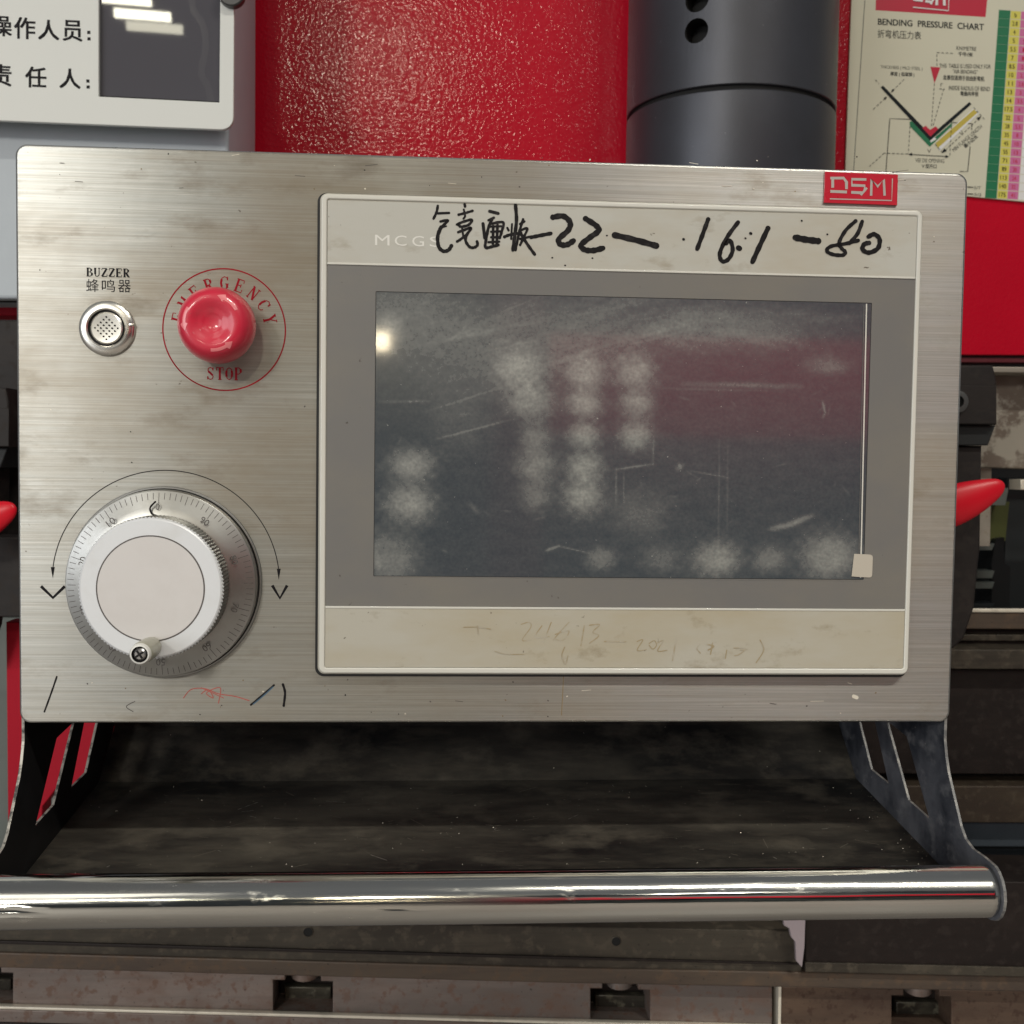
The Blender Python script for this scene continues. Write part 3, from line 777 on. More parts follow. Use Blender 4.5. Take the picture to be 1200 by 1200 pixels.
pr.dash((1095, 98), (1091.5, 149), .7, BK); pr.dash((1106, 104), (1093, 149), .7, BK); pr.dash((1098, 77), (1098, 61.5), .7, BK); pr.dash((1098, 61.5), (1117, 62.5), .7, BK)
pr.dash((1101, 104), (1107, 104.5), .7, BK)
for a, b in (((1059.5, 93), (1045, 107.5)), ((1023.5, 128), (1038.5, 114))):
    pr.dash(a, b, .7, BK)
pr.poly([(1044, 108.5), (1048, 106.2), (1046, 104)], BK); pr.poly([(1039.5, 113), (1035.5, 114.6), (1037.6, 117.2)], BK)
pr.dash((1026, 93.5), (1030, 98), .7, BK)
pr.dash((1066.5, 148), (1064.5, 180), .7, BK); pr.dash((1115, 148), (1113, 184), .7, BK); pr.stroke([(1066, 180.8), (1111, 183.4)], .7, BK)
pr.poly([(1064.5, 180.7), (1069, 179), (1069, 182.6)], BK); pr.poly([(1112.5, 183.5), (1108, 181.6), (1108, 185.2)], BK)
pr.dash((1064, 180.4), (1036, 179.5), .7, BK); pr.dash((1036, 179.5), (1019, 195), .7, BK)
pr.dash((1108, 176), (1147, 139), .7, BK); pr.poly([(1103.5, 179), (1109.5, 177.2), (1106.5, 173.6)], BK); pr.poly([(1150, 136), (1147.2, 141.2), (1144.4, 138)], BK)
pr.dash((1141, 126), (1155, 141), .7, BK); pr.dash((1096, 169), (1105, 179), .7, BK)
pr.text('S/T', 1145.5, 220, 8, 3.6, .05, m=GY); pr.text('S/J', 1145.5, 228, 8, 3.6, .05, m=GY)
pr.stroke([(1134, 219), (1140, 219.4)], 1, BK); pr.stroke([(1134, 227), (1140, 227.4)], 1, BK)
# emblem on the red band
def emblem(pr, f, w, m):
    for pts in ([(215, 112), (215, 180)], [(198, 112), (292, 112), (312, 140), (312, 190)], [(198, 205), (315, 210)],
                [(452, 122), (350, 120), (350, 162), (440, 166), (438, 205)], [(345, 212), (425, 216)],
                [(485, 236), (488, 122), (532, 172), (574, 122), (580, 236)]):
        pr.stroke([f(*p) for p in pts], w, m, smooth=False, cap=False)
    pr.stroke([f(412, 232), f(456, 180)], w * .8, m, smooth=False, cap=False)
    pr.stroke([f(195, 258), f(630, 270), f(635, 115)], w * .42, m, smooth=False, cap=False)
emblem(pr, lambda x, y: (1070 + (x - 195) / 440 * 42, -16 + (y - 115) / 155 * 26.5 + (x - 195) / 440 * 2), 3.0, WH)
pr.build('chart_print', mats, ch)

# ================================================================== THE CONSOLE
con = tag(empty('control_console', (0, 0, -.21)), 'brushed steel operator console with touchscreen, dial and red emergency stop above a black tray', 'control panel')
PW, PH = .219, .1308
slab('front_panel', rrect(-PW, PW, -PH, PH, .0052, 8), 0, .0030, M_STEEL, con, bevel=.0012, edge=M_STEEL_EDGE)
box('housing', -.205, .205, .0032, .085, -.112, .122, M_SIDE_DARK, con, .002)

# --- tray: folded sheet, side plates, chrome rail
prof = [(-.030, -.2050), (.113, -.1915), (.143, -.1670), (.150, -.1300), (.150, -.100)]
tk = .0015
vs, fs = [], []
NX = 2
for s_ in (0, tk):
    for (y, z) in prof:
        for x in (-.2176, .2176): vs.append((x, y + s_ * .4, z - s_))
n = len(prof)
for k in range(n - 1):
    a = 2 * k
    fs.append((a, a + 1, a + 3, a + 2)); b_ = a + 2 * n; fs.append((b_ + 2, b_ + 3, b_ + 1, b_))
fs += [(0, 2 * n, 2 * n + 1, 1), (2 * n - 2, 2 * n - 1, 4 * n - 1, 4 * n - 2)]
tray = put('tray', vs, fs, M_TRAY, con)
rs = random.Random(21)
def tray_z(y): return -.2050 + (y + .030) / .143 * .0135
sv, sf, smi = [], [], []
for i in range(130):
    x = rs.uniform(-.19, .20); y = rs.uniform(-.03, .108); a = rs.gauss(0, .6); L = rs.choice([.002, .003, .005, .010]) * rs.uniform(.6, 1.3); w = rs.uniform(.00006, .00016)
    if abs(x + L * math.cos(a)) > .212 or not -.03 < y + L * math.sin(a) < .110: continue
    b = len(sv)
    for t, k in ((0, -1), (0, 1), (1, 1), (1, -1)):
        X = x + t * L * math.cos(a) - k * w * math.sin(a); Y_ = y + t * L * math.sin(a) + k * w * math.cos(a)
        sv.append((X, Y_, tray_z(Y_) + .00012))
    sf.append((b, b + 1, b + 2, b + 3)); smi.append(0 if rs.random() < .8 else 1)
put('scratch', sv, sf, [M_TRAY_SCR, M_WORN], tray, midx=smi)['kind'] = 'stuff'
sv, sf, smi = [], [], []
for i in range(170):
    x = rs.uniform(-.20, .205); y = rs.uniform(-.03, .108); q = rs.uniform(.00008, .00030) * (2.2 if rs.random() < .06 else 1)
    if rs.random() < .35: x = .2176 - abs(rs.gauss(0, .012)) - .001
    z = tray_z(y); b = len(sv)
    for dx, dy, dz in ((-1, -.6, 0), (1, -.8, 0), (.7, 1, 0), (-.8, .7, 0), (.1, 0, 1.2)): sv.append((x + dx * q * rs.uniform(.7, 1.5), y + dy * q, z + dz * q))
    for f_ in ((0, 1, 4), (1, 2, 4), (2, 3, 4), (3, 0, 4)): sf.append(tuple(b + j for j in f_)); smi.append(rs.choice([0, 0, 1, 2]))
put('metal_crumb', sv, sf, [M_TRAY_SCR, M_WORN_STEEL, M_BRIGHT], tray, midx=smi)['kind'] = 'stuff'
# outline of a side plate in (Y, Z)
side = [(.150, -.100), (.151, -.130), (.1445, -.1665), (.1145, -.1925), (-.020, -.2078), (-.045, -.2083)]
side += [(-.046 + .0128 * math.cos(R(a)), -.1952 + .0128 * math.sin(R(a))) for a in (-100, -120, -140, -160, -180, -200, -220, -240, -255)]
side += [(-.0395, -.1823), (-.0290, -.1826), (-.0215, -.1805), (-.0165, -.1760), (-.0125, -.1700), (-.0070, -.1620), (-.0020, -.1545), (.0008, -.1480), (.0030, -.1400), (.0036, -.100)]
def invX(px, py, X):
    d = ROTM @ Vector(((px - 600) / 1300, (600 - py) / 1300, -1)); t = (X - CAM.x) / d.x
    q = CAM + d * t; return (q.y, q.z)
h1 = [invX(*p, -.2185) for p in ((86, 845), (65, 865), (40, 967), (62, 943))]
h2 = [invX(*p, -.2185) for p in ((98, 843), (114, 843), (100, 905), (82, 923))]
for sx in (-1, 1):
    v, f = curve_mesh(side, [h1, h2], .0014, .0002)
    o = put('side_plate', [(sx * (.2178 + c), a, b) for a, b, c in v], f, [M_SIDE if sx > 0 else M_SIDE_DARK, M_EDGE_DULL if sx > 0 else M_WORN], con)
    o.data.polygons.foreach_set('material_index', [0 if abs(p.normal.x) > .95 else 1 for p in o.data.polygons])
# chrome rail
bm = bmesh.new(); n = 64; rr = .0112
xs = [-.2177, -.2171, -.2165] + [-.214 + .428 * i / 30 for i in range(0, 31)] + [.2165, .2171, .2177]
rad = {-.2177: rr - .0012, -.2171: rr - .0004, .2171: rr - .0004, .2177: rr - .0012}
rings = []
for x in xs:
    r_ = rad.get(x, rr)
    wob = .00012 * math.sin(x * 23) + .00008 * math.sin(x * 61 + 1)
    rings.append([bm.verts.new((x, -.046 + (r_ + wob * math.sin(3 * i)) * math.cos(2 * PI * i / n), -.1955 + (r_) * math.sin(2 * PI * i / n))) for i in range(n)])
for a, b in zip(rings, rings[1:]):
    for i in range(n): bm.faces.new((a[i], a[(i + 1) % n], b[(i + 1) % n], b[i]))
bm.faces.new(rings[0]); bm.faces.new(rings[-1])
bmesh.ops.recalc_face_normals(bm, faces=bm.faces)
put_bm('chrome_rail', bm, M_CHROME, con, True)
# --- touchscreen terminal
BX0, BX1, BZ0, BZ1 = -.0835, .1960, -.1072, .1122
term = slab('terminal_bezel', rrect(BX0, BX1, BZ0, BZ1, .0035, 6), -.0045, .0047, M_BEZEL, con, bevel=.0016)
slab('bezel_shadow_line', rrect(BX0 - .0014, BX1 + .0005, BZ0 - .0015, BZ1 + .0006, .0040, 6), -.0007, .0006, M_BLACK_GAP, term)  # black sheet stands for the shadow line round the bezel
# raised rim round the face
inner = rrect(BX0 + .0034, BX1 - .0030, BZ0 + .0034, BZ1 - .0030, .0008, 2)
slab('rim', rrect(BX0 + .0008, BX1 - .0008, BZ0 + .0008, BZ1 - .0008, .0030, 6), -.0054, .0014, M_RIM, term, holes=[inner[::-1]], bevel=.0006)
FX0, FX1 = BX0 + .0036, BX1 - .0032
slab('top_strip', rrect(FX0, FX1, .0810, BZ1 - .0036, .0004, 2), -.0050, .0010, M_STRIP, term, bevel=.0001)
slab('bottom_strip', rrect(FX0, FX1, BZ0 + .0036, -.0763, .0004, 2), -.0050, .0010, M_STRIP_LOW, term, bevel=.0001)
for z in (.0805, -.0758):
    slab('strip_edge', [(FX0, z - .0005), (FX1, z - .0005), (FX1, z + .0005), (FX0, z + .0005)], -.0053, .0010, M_RIM, term, bevel=.0002)
SX0, SX1, SZ0, SZ1 = -.0578, .1722, -.0612, .0682
slab('membrane', rrect(FX0, FX1, -.0752, .0799, .0003, 2), -.0048, .0006, M_MEMB, term,
     holes=[rrect(SX0 - .0003, SX1 + .0003, SZ0 - .0003, SZ1 + .0003, .0004, 2)[::-1]])
slab('screen_well', rrect(SX0 - .002, SX1 + .002, SZ0 - .002, SZ1 + .002, .0004, 2), -.0046, .0002, M_BLACK_GAP, term)

# screen glass with its map of dust and one painted lamp glint
NXs, NZs = 440, 250
blobs = []   # px, py, sx, sy, amount
for b in [(610, 432, 26, 20, .40), (622, 470, 22, 17, .38), (628, 512, 15, 13, .25), (628, 545, 19, 16, .28), (628, 580, 15, 16, .20),
          (685, 437, 18, 17, .42), (685, 473, 17, 13, .42), (685, 510, 16, 12, .40), (686, 547, 17, 15, .40), (683, 582, 19, 17, .42),
          (744, 437, 19, 17, .40), (746, 474, 16, 12, .38), (745, 510, 16, 14, .40), (482, 545, 21, 15, .38), (480, 590, 23, 18, .40),
          (458, 655, 26, 26, .26), (704, 655, 14, 10, .26), (840, 656, 22, 17, .42), (902, 655, 16, 13, .26), (972, 652, 28, 22, .42),
          (455, 385, 13, 14, .30), (970, 428, 22, 10, .16), (750, 600, 28, 22, .12), (470, 370, 60, 40, .16), (860, 385, 90, 22, .16),  # first blob here is a lamp's mirrored glint painted into the map
          (640, 390, 120, 40, .15), (540, 440, 60, 40, .10), (540, 500, 30, 30, .06), (800, 560, 200, 120, .03), (775, 655, 20, 14, .14)]:
    blobs.append(b)
streaks = []   # x0,y0,x1,y1,width,amount
rs = random.Random(3)
for i in range(46):
    x = rs.uniform(445, 760); y = rs.uniform(352, 440); L = rs.uniform(30, 190); k = rs.uniform(.14, .46)
    streaks.append((x, y, x + L, y - L * k, rs.choice([.7, .8, 1.2, 2.5, 5, 8]) * rs.uniform(.8, 1.3), rs.uniform(.02, .075)))
for i in range(22):
    x = rs.uniform(740, 940); y = rs.uniform(358, 400); L = rs.uniform(25, 90)
    streaks.append((x, y, x + L, y + L * rs.uniform(-.15, .40), rs.uniform(1.0, 6.0), rs.uniform(.02, .07)))
streaks += [(445, 471, 505, 470, 1.2, .22), (500, 482, 600, 450, 1.1, .18), (510, 515, 598, 492, 1.0, .26), (800, 450, 940, 453, 3.0, .14),
            (770, 455, 900, 458, 1.2, .15), (722, 550, 765, 544, 1.0, .35), (765, 544, 766, 510, 1.0, .22), (722, 550, 722, 592, .9, .22), (731, 552, 731, 590, .8, .18),
            (843, 515, 842, 640, .8, .16), (853, 515, 852, 630, .8, .12), (903, 620, 930, 614, 3.2, .30), (925, 615, 952, 604, 3.2, .30),
            (964, 470, 967, 484, 1.4, .30), (967, 484, 964, 490, 1.2, .22), (810, 552, 855, 560, .8, .24), (655, 640, 690, 648, .8, .30), (640, 645, 655, 640, 1.6, .30),
            (550, 590, 560, 600, 3, .12), (795, 548, 799, 546, 3.4, .30), (440, 640, 445, 674, 3, .10)]
for i in range(40):
    x = rs.uniform(450, 1000); y = rs.uniform(360, 665); a = rs.uniform(0, PI); L = rs.uniform(4, 16)
    streaks.append((x, y, x + L * math.cos(a), y + L * math.sin(a), .8, rs.uniform(.06, .2)))
streaks = [(a, b, c, d, w * 1.25 if w < 1.3 else w, am * (.6 if w < 1.3 else 1)) for a, b, c, d, w, am in streaks]
# the pixel positions become positions on the glass
def gl(px, py):
    q = at(px, py, -.00466); return q.x, q.z
vv = [(SX0 + (SX1 - SX0) * i / NXs, -.00466, SZ0 + (SZ1 - SZ0) * j / NZs) for j in range(NZs + 1) for i in range(NXs + 1)]
ff = [(j * (NXs + 1) + i, j * (NXs + 1) + i + 1, (j + 1) * (NXs + 1) + i + 1, (j + 1) * (NXs + 1) + i) for j in range(NZs) for i in range(NXs)]
import numpy as np
A = np.array([(v[0], v[2]) for v in vv])
D = np.full(len(A), .085)
pxm = .5157 / 1300
for (x, y, sx, sy, am) in blobs:
    c = gl(x, y); sx *= pxm; sy *= pxm
    rr2 = ((A[:, 0] - c[0]) / sx) ** 2 + ((A[:, 1] - c[1]) / sy) ** 2
    wob = 1 + .22 * np.sin(A[:, 0] * 900 + x) * np.sin(A[:, 1] * 800 + y)
    D += am * np.exp(-(rr2 * wob * .75) ** 1.25) * 1.0
for (x0, y0, x1, y1, w, am) in streaks:
    a = np.array(gl(x0, y0)); b = np.array(gl(x1, y1)); d = b - a; L2 = (d ** 2).sum()
    t = np.clip(((A - a) @ d) / L2, 0, 1)
    dist = np.sqrt(((A - (a + t[:, None] * d)) ** 2).sum(1)) / (w * pxm)
    D += am * np.exp(-dist ** 2) * 1.05 * (np.sin(t * PI) * .6 + .4)
glass = put('display_glass', vv, ff, M_SCREEN, term)
at_ = glass.data.attributes.new('dust_and_glint', 'FLOAT', 'POINT')
at_.data.foreach_set('value', D.astype(np.float32))

# protective film edge on the right and its pull tab
pf = Print(-.0049)
pf.stroke([(1015.5, 356), (1008.5, 677)], 1.5, 0, smooth=False, cap=False)
pf.stroke([(1012.5, 358), (1006, 676)], .6, 1, smooth=False, cap=False)
pf.stroke([(440, 675.5), (1008, 680.5)], .8, 1, smooth=False, cap=False)
pf.build('film_edge', [M_FILM_EDGE, M_MEMB], term)
pslab('film_tab', rquad([(1001, 649), (1023, 650), (1022, 677), (998, 675.5)], [0, 4, 4, 0]), -.0052, .0002, M_FILM, term)

# white maker's lettering and the marker writing
pw = Print(-.00506)
for c_, x_, w_ in (('M', 448, 17), ('C', 469.5, 14), ('G', 490, 14), ('S', 510, 13)): pw.text(c_, x_, 282 + (x_ - 470) * .03, w_, 12.2, .03)
pw.build('maker_lettering', mat('pale_print', (.72, .71, .66), .4), term)
pm = Print(-.00512, .000006)
A4 = lambda pts: [(490 + x / 4, 230 + y / 4) for x, y in pts]
B4 = lambda pts: [(790 + x / 4.138, 230 + y / 4.138) for x, y in pts]
for w, pts in [
    (2.6, [(92,45),(86,75),(72,105)]), (2.4, [(93,80),(145,78)]), (2.6, [(105,118),(140,113),(112,142),(100,160)]), (3.6, [(108,145),(92,185),(96,235),(118,257),(142,252),(156,232)]), (1.6,[(98,150),(132,140)]),
    (2.6, [(218,38),(220,48)]), (2.4, [(190,86),(222,78),(255,68)]), (2.0, [(214,62),(220,92),(212,105)]), (2.6, [(182,132),(215,118),(252,110),(236,134),(200,142),(186,130)]),
    (2.6, [(188,168),(215,158),(248,148),(228,178),(198,202),(182,212)]), (2.8, [(232,172),(222,205),(240,236),(262,240),(278,228),(276,212)]), (2.0,[(206,150),(212,190)]),
    (3.0, [(335,70),(375,80)]), (3.0, [(304,128),(312,195)]), (2.4, [(330,112),(355,100)]), (2.8, [(348,104),(330,145),(318,205),(316,240),(345,236),(376,228)]),
    (2.6, [(345,128),(398,122),(392,165),(382,195)]), (2.6, [(352,140),(350,222)]), (2.6, [(372,135),(368,232)]), (2.2, [(342,166),(385,164)]), (2.2, [(342,192),(380,192)]), (2.0, [(336,142),(390,140)]), (2.2,[(330,215),(380,212)]),
    (3.3, [(456,40),(461,110),(452,190),(444,252)]), (3.0, [(405,190),(432,180),(482,172)]), (2.2, [(418,148),(424,160)]), (2.0, [(440,130),(436,200)]), (2.6, [(492,108),(476,160),(466,205),(456,252)]), (2.4, [(478,130),(498,118)]),
    (2.4, [(480,160),(512,150),(496,190),(478,228)]), (3.0, [(484,180),(512,225),(546,272)]), (2.4,[(478,200),(522,190)]),
    (3.6, [(530,192),(570,184),(622,174)]), (5.4, [(632,98),(680,93),(712,122),(704,158),(660,200),(668,226),(700,226),(728,208)]),
    (5.4, [(785,105),(835,138),(846,162),(806,192),(764,228),(780,250),(820,254),(866,243)]), (5.8, [(922,182),(1020,205),(1116,232)])]:
    pm.stroke(A4(pts), w * 1.22, 0)
for w, pts in [(4.2, [(165,112),(140,180),(112,255)]), (4.0, [(310,126),(256,200),(222,275),(232,314),(262,306),(284,262),(272,215),(252,228)]), (5.2, [(312,250),(317,253)]),
               (4.8, [(455,155),(415,240),(380,318)]), (6.2, [(588,200),(640,210),(698,217)]), (3.6, [(880,120),(832,165),(800,225),(812,252),(830,270),(818,285),(770,282),(740,264),(762,242),(830,230),(893,214)]),
               (3.8, [(912,122),(890,180),(850,228)]), (4.4, [(942,196),(970,184),(996,208),(988,252),(945,273),(914,258),(922,232),(945,226)]),
               (2.6, [(370,179),(373,181)]), (1.6, [(345,203),(347,204)]), (2.4, [(45,208),(47,209)]), (1.6, [(742,184),(744,185)]), (1.6, [(618,118),(620,119)])]:
    pm.stroke(B4(pts), w * 1.22, 0)
for x, y in ((694, 302.5), (647, 302), (662, 311), (711, 276)): pm.stroke([(x, y), (x + .5, y)], 1.8, 0)
pm.build('marker_writing', M_INK, term)
# faint brown writing on the lower strip
pb = Print(-.00508, .000006)
C3 = lambda pts: [(520 + x / 3, 700 + y / 3) for x, y in pts]
for w, pts in [(1.1, [(272,95),(300,88),(306,105),(276,150),(305,150)]), (1.2, [(345,100),(322,140),(370,138)]), (1.2, [(378,88),(350,158)]), (1.3, [(385,150),(410,120),(440,88)]), (1.2, [(392,130),(440,118),(420,150),(392,148)]),
               (1.4, [(494,100),(482,170)]), (1.3, [(512,98),(548,96),(524,122),(545,135),(514,160)]), (1.5, [(565,155),(640,156)]), (1.1, [(680,155),(700,150),(680,186),(712,184)]), (1.0, [(722,162),(740,152),(748,168),(735,182),(722,168)]), (1.1, [(752,160),(772,152),(752,188),(785,186)]),
               (1.4, [(818,140),(804,222)]), (1.1, [(900,165),(890,180),(902,196)]), (1.4, [(925,165),(950,172),(930,185)]), (1.4, [(945,160),(938,200)]), (1.0, [(995,185),(990,215)]), (1.3, [(1020,178),(1060,180),(1040,200),(1022,205)]), (1.6, [(1045,185),(1068,182)]), (1.2, [(1112,150),(1125,185),(1098,230)]),
               (1.0, [(70,105),(118,105),(165,112)]), (1.0, [(118,100),(122,132)]), (.9, [(180,190),(220,200),(282,200)]), (1.0, [(425,175),(415,205),(428,235),(436,205)])]:
    pb.stroke(C3(pts), w, 0)
pb.build('faded_writing', M_INK_BROWN, term)

# --- printing on the steel
pp = Print(-.00008, .000004)
cx0 = -.1865
for i, c in enumerate('BUZZER'):
    glyph(pp, c, -.1865 + i * .00325, .0747 - .0000 * i, .0029, .0036, .00082)
pp.text('蜂', -.1853, .0688, .0056, .0058, px=False); pp.text('鸣', -.1783, .0688, .0058, .0056, px=False); pp.text('器', -.1712, .0688, .0056, .0056, px=False)
pp.build('buzzer_lettering', M_PRINT, con)
pp = Print(-.00008, .000004)
pp.ring(-.1527, -.0653, .0510, .0514, 6.5, 173.5, 90)
for s_, cxx in ((-1, -.2036), (1, -.1018)):
    z = -.0588
    pp.poly([(cxx - .0009, z), (cxx + .0009, z), (cxx, z - .0052)], px=False)
pp.build('turning_arrow', M_PRINT, con)
pp = Print(-.00008)
pp.stroke([(48, 687), (62, 700.5), (76, 687)], 3.5, smooth=False, cap=False)
pp.build('direction_mark', M_PRINT, con)
pp = Print(-.00008)
pp.stroke([(319, 686), (328, 701), (336.5, 686)], 3.5, smooth=False, cap=False)
pp.build('direction_mark', M_PRINT, con)
pe = Print(-.00008, .000004)
EX, EZ = -.1267, .0502
pe.ring(EX, EZ, .0272, .0278, 0, 360, 96)
for i, c in enumerate('EMERGENCY'):
    a = 166 - i * (166 - 14) / 8
    glyph(pe, c, EX + .0211 * math.cos(R(a)), EZ + .0211 * math.sin(R(a)), .0040, .0056, .00095, a - 90)
for i, c in enumerate('STOP'):
    glyph(pe, c, EX - .0062 + i * .0042, EZ - .0199, .0036, .0054, .00095)
pe.build('emergency_print', M_PRINT_RED, con)
# pen marks
PM = [M_INK, M_INK_THIN, M_INK_RED, M_INK_BLUE, mat('rust_drip', (.24, .18, .10), .6), M_BRIGHT]
for nm_, sts in (('pen_stroke', [([(66.5, 793), (60, 812), (52, 834)], 2.0, 0)]), ('pen_stroke', [([(331.5, 802), (334, 812), (332.5, 827)], 2.8, 0)]),
                 ('pen_stroke', [([(158, 822), (148, 828), (156, 834)], .9, 1)]), ('pen_stroke', [([(321, 803), (307, 815), (294, 826)], 2.2, 0), ([(320, 805), (308, 816), (297, 825)], 1.3, 3)]),
                 ('pen_scribble', [([(215, 818), (224, 808), (240, 807), (256, 813), (275, 816), (292, 821)], 1.1, 2), ([(236, 813), (244, 808), (250, 818), (242, 812), (258, 806), (256, 824)], 1.1, 2), ([(236, 806), (262, 818)], .9, 2)]),
                 ('drip_stain', [([(661, 752), (660, 800), (658, 838)], 1.0, 4)]), ('weld_spatter', [([(1000.5, 816), (1004, 817.5)], 4.4, 5)])):
    q_ = Print(-.0001, .000004)
    for pts, w, m in sts: q_.stroke(pts, w, m)
    q_.build(nm_, PM, con)
ps = Print(-.0001, .000004)
rs = random.Random(11)
for i in range(70):
    x = rs.uniform(30, 1105); y = rs.choice([rs.uniform(180, 225), rs.uniform(795, 840), rs.uniform(240, 840)])
    if 370 < x < 1082 and 225 < y < 795: continue
    if (x - 192) ** 2 + (y - 682) ** 2 < 118 ** 2 or (x - 262) ** 2 + (y - 385) ** 2 < 72 ** 2 or (x - 126) ** 2 + (y - 385) ** 2 < 34 ** 2: continue
    ps.stroke([(x, y), (x + rs.uniform(-.8, .8), y + rs.uniform(-.6, .6))], rs.uniform(.7, 1.7), rs.choice([0, 1, 4, 5]))
for i in range(16):
    x = rs.uniform(60, 1100); y = rs.choice([rs.uniform(180, 222), rs.uniform(798, 838)]); L = rs.uniform(4, 16)
    ps.stroke([(x, y), (x + L, y + rs.uniform(-2, 2))], .6, rs.choice([1, 5]))
ps.build('dirt_speck', PM, con)['kind'] = 'stuff'

# --- badge
bd = pslab('badge', [(967, 201), (1052.5, 204.5), (1051.5, 240.5), (965.5, 237.5)], -.0010, .0010, M_BADGE, con, bevel=.0002)
pd = Print(-.00108, .00001)
emblem(pd, lambda x, y: (940 + x / 6, 190 + y / 6), 3.3, 0)
pd.build('badge_lettering', M_BADGE_MET, bd)

# --- buzzer
bx, bz = at(126, 385, 0).x, at(126, 385, 0).z
bu = lathe('buzzer', bx, bz, [(.0123, .0), (.0123, -.0012), (.0118, -.0018), (.0100, -.0024), (.0088, -.0024), (.0082, -.0018), (.0080, -.0006), (.0074, -.0006)], [M_BUZZ, M_BLACK_GAP], con, 64, midx=[0, 0, 0, 0, 0, 1, 1])
lathe('buzzer_face', bx, bz, [(.0074, -.0004), (.0072, -.0014), (.0066, -.0018), (0, -.0015)], M_BUZZ, bu, 48)
pg = Print(-.00192, .000002)
for i in range(5):
    for j in range(5):
        u, v = (i - 2), (j - 2)
        x = (u + v) * .00125; z = (u - v) * .00125
        if math.hypot(x, z) < .0054:
            pg.poly([(bx + x + .00040 * math.cos(a * PI / 4), bz + z + .00040 * math.sin(a * PI / 4)) for a in range(8)], px=False)
pg.build('sound_hole', M_HOLE, bu)
nc = box('buzzer_notch', bx + .0102, bx + .0122, -.00262, -.0018, bz + .0012, bz + .0022, M_BUZZ, bu, .0001)

# --- emergency stop
lathe('stop_collar', EX, EZ, [(.0128, .0), (.0128, -.0030), (.0120, -.0038), (.0100, -.0038), (.0100, -.013)], M_COLLAR, con, 64)
capr = [(.0100, -.0085), (.0146, -.0092), (.0160, -.0110), (.0166, -.0140), (.0166, -.0175), (.0162, -.0212), (.0152, -.0245), (.0137, -.0268), (.0120, -.0280), (.0102, -.0283),
        (.0086, -.0279), (.0070, -.0271), (.0056, -.0266), (.0046, -.0265), (.0040, -.0262), (.0030, -.0258), (0, -.0257)]
cap = lathe('stop_button', EX, EZ, capr, M_CAP, con, 96)
cap.data.polygons.foreach_set('use_smooth', [True] * len(cap.data.polygons))
if 'sharp_edge' in cap.data.attributes: cap.data.attributes.remove(cap.data.attributes['sharp_edge'])
def cap_y(r):
    seg = capr[3:]
    for (r0, y0), (r1, y1) in zip(seg, seg[1:]):
        if r1 <= r <= r0 and r0 != r1: return y0 + (y1 - y0) * (r0 - r) / (r0 - r1)
    return -.0257
av, af = [], []
for a0, a1 in ((28, 78), (148, 198), (268, 318)):
    n = 18
    for i in range(n + 1):
        a = R(a0 + (a1 - a0) * i / n); t = i / n
        hw = .0007 if t < .72 else .0016 * (1 - t) / .28 + .0001
        for r_ in (.0118 - hw, .0118, .0118 + hw): av.append((EX + r_ * math.cos(a), cap_y(r_) - .00012, EZ + r_ * math.sin(a)))
    b = len(av) - 3 * (n + 1)
    for i in range(n):
        for k in (0, 1): af.append((b + 3 * i + k, b + 3 * i + 3 + k, b + 3 * i + 4 + k, b + 3 * i + 1 + k))
put('turn_arrow', av, af, M_CAP_ARROW, cap, smooth=True)

# --- hand wheel
HX, HZ = -.1537, -.0655
lathe('wheel_flange', HX + .0002, HZ, [(.0441, 0), (.0441, -.0008), (.0438, -.0011), (.0432, -.0011), (.0431, -.0004), (.0425, -.0004)], [M_DIAL, M_BLACK_GAP], con, 96, midx=[1, 0, 0, 1, 1])
dial = lathe('dial', HX, HZ, [(.0427, -.0012), (.0427, -.0052), (.0423, -.0060), (.0419, -.0062), (.0350, -.0078), (.0322, -.0092), (.0300, -.0092)], M_DIAL, con, 128)
def dial_y(r): 
    return -.0062 - (.0419 - r) / (.0419 - .0350) * .0016 if r > .0350 else -.0078 - (.0350 - r) / .0028 * .0014
# graduations: one joined part of a hundred marks
tv, tf = [], []
for i in range(100):
    a = R(91 + i * 3.6)
    L = .0030 if i % 10 else .0048
    if i % 5 == 0 and i % 10: L = .0040
    r0, r1, w = .0414, .0414 - L, .00014
    c, s = math.cos(a), math.sin(a)
    b = len(tv)
    for r_ in (r0, r1):
        for k in (-1, 1): tv.append((HX + r_ * c - k * w * s, dial_y(r_) - .00005, HZ + r_ * s + k * w * c))
    tf.append((b, b + 1, b + 3, b + 2))
put('graduation', tv, tf, M_INK_THIN, dial)['kind'] = 'stuff'
nv = Print(-.0094, .000003)
for i in range(10):
    a = 91 + i * 36
    r_ = .0352
    q = Print(dial_y(r_) - .0004)
    nv.text(str((i * 10) % 100), HX + r_ * math.cos(R(a)), HZ + r_ * math.sin(R(a)), .0018 if i == 0 else .0040, .0030, px=False, rot=-(a - 90))
nv.build('dial_number', M_INK_THIN, dial)
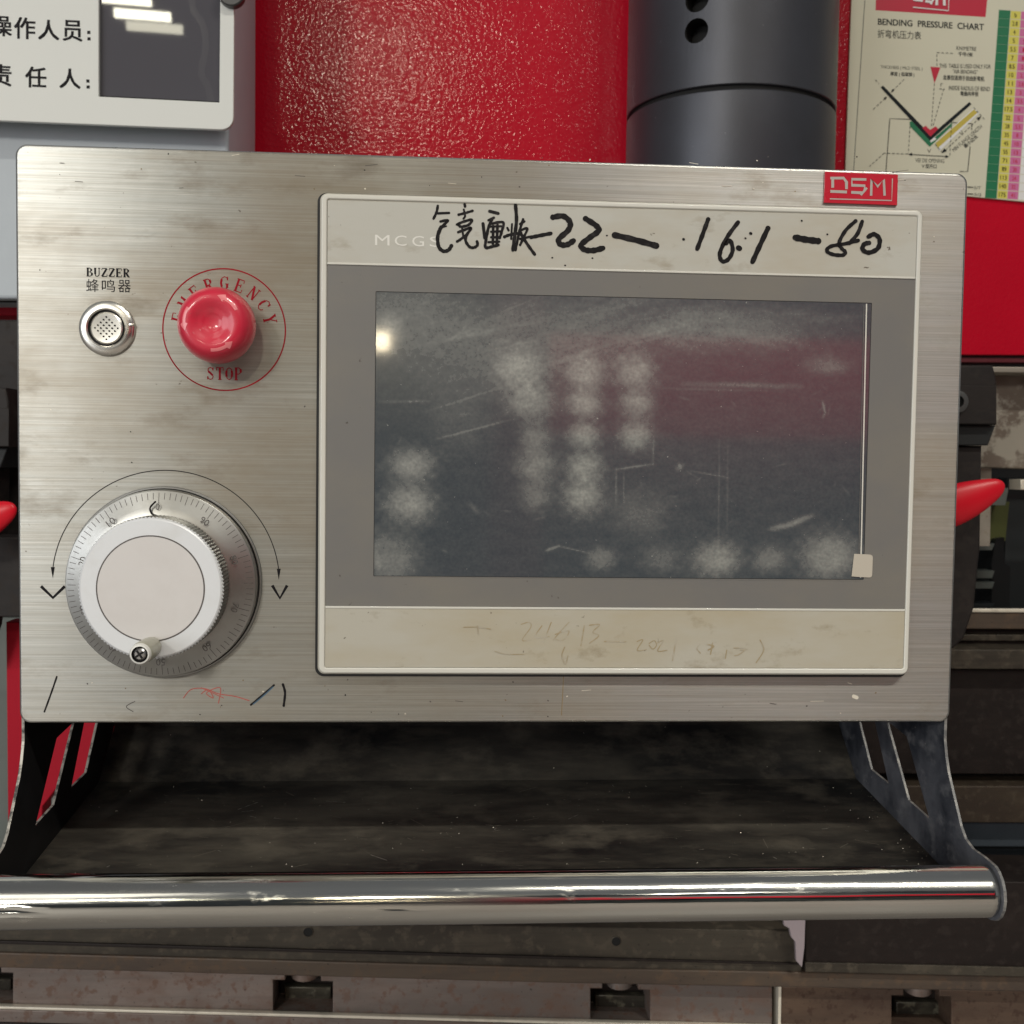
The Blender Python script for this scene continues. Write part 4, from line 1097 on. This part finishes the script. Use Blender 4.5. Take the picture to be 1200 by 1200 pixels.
# marker hook on the dial
pk_ = Print(-.0097); pk_.stroke([(182, 588), (176, 595), (178, 602), (185, 605)], 2.2, 0); pk_.build('marker_hook', M_INK, dial)
# knurled knob
bm = bmesh.new(); n = 240
prof = [(.0312, -.0085), (.0312, -.0226), (.0306, -.0236), (.0300, -.0240), (.0233, -.0240), (.0231, -.0237), (.0229, -.0237)]
rings = []
for k, (r_, y) in enumerate(prof):
    row = []
    for i in range(n):
        a = 2 * PI * i / n
        rr_ = r_ + ((.00028 if i % 2 else -.00028) if k < 2 else 0)
        row.append(bm.verts.new((HX + rr_ * math.cos(a), y, HZ + rr_ * math.sin(a))))
    rings.append(row)
for k, (a, b) in enumerate(zip(rings, rings[1:])):
    for i in range(n): bm.faces.new((a[i], a[(i + 1) % n], b[(i + 1) % n], b[i])).material_index = int(k < 1)
bm.faces.new(rings[-1])
bmesh.ops.recalc_face_normals(bm, faces=bm.faces)
knob = put_bm('hand_wheel', bm, [M_KNOB, M_KNURL], con, False)
lathe('sticker_groove', HX, HZ, [(.0234, -.02392), (.0234, -.02412), (.0229, -.02412), (.0229, -.0239)], M_INK_THIN, knob, 96)
lathe('centre_sticker', HX, HZ, [(.0228, -.0236), (.0228, -.0242), (0, -.0242)], M_DISC, knob, 96)
# crank handle
kc = at(178, 757.5, -.024)
kx, kz = kc.x, kc.z
crank = lathe('crank_handle', kx, kz, [(.0040, -.0236), (.0044, -.0250), (.0048, -.0300), (.0048, -.0400), (.0046, -.0425), (.0040, -.0438), (.0034, -.0440), (.0034, -.0425), (0, -.0425)], [M_CRANK, M_HOLE, M_WHITE_PRINT], knob, 40, midx=[0, 0, 0, 0, 2, 2, 1, 1])
sc = lathe('crank_screw', kx, kz, [(.0027, -.0424), (.0027, -.0434), (.0020, -.0440), (0, -.0441)], M_SCREW, knob, 32)
px_ = Print(-.04416)
for a in (35, 125):
    c, s = math.cos(R(a)), math.sin(R(a))
    px_.stroke([(kx - .0020 * c, kz - .0020 * s), (kx + .0020 * c, kz + .0020 * s)], .0009, 0, px=False, cap=False)
px_.build('screw_slot', M_HOLE, knob)
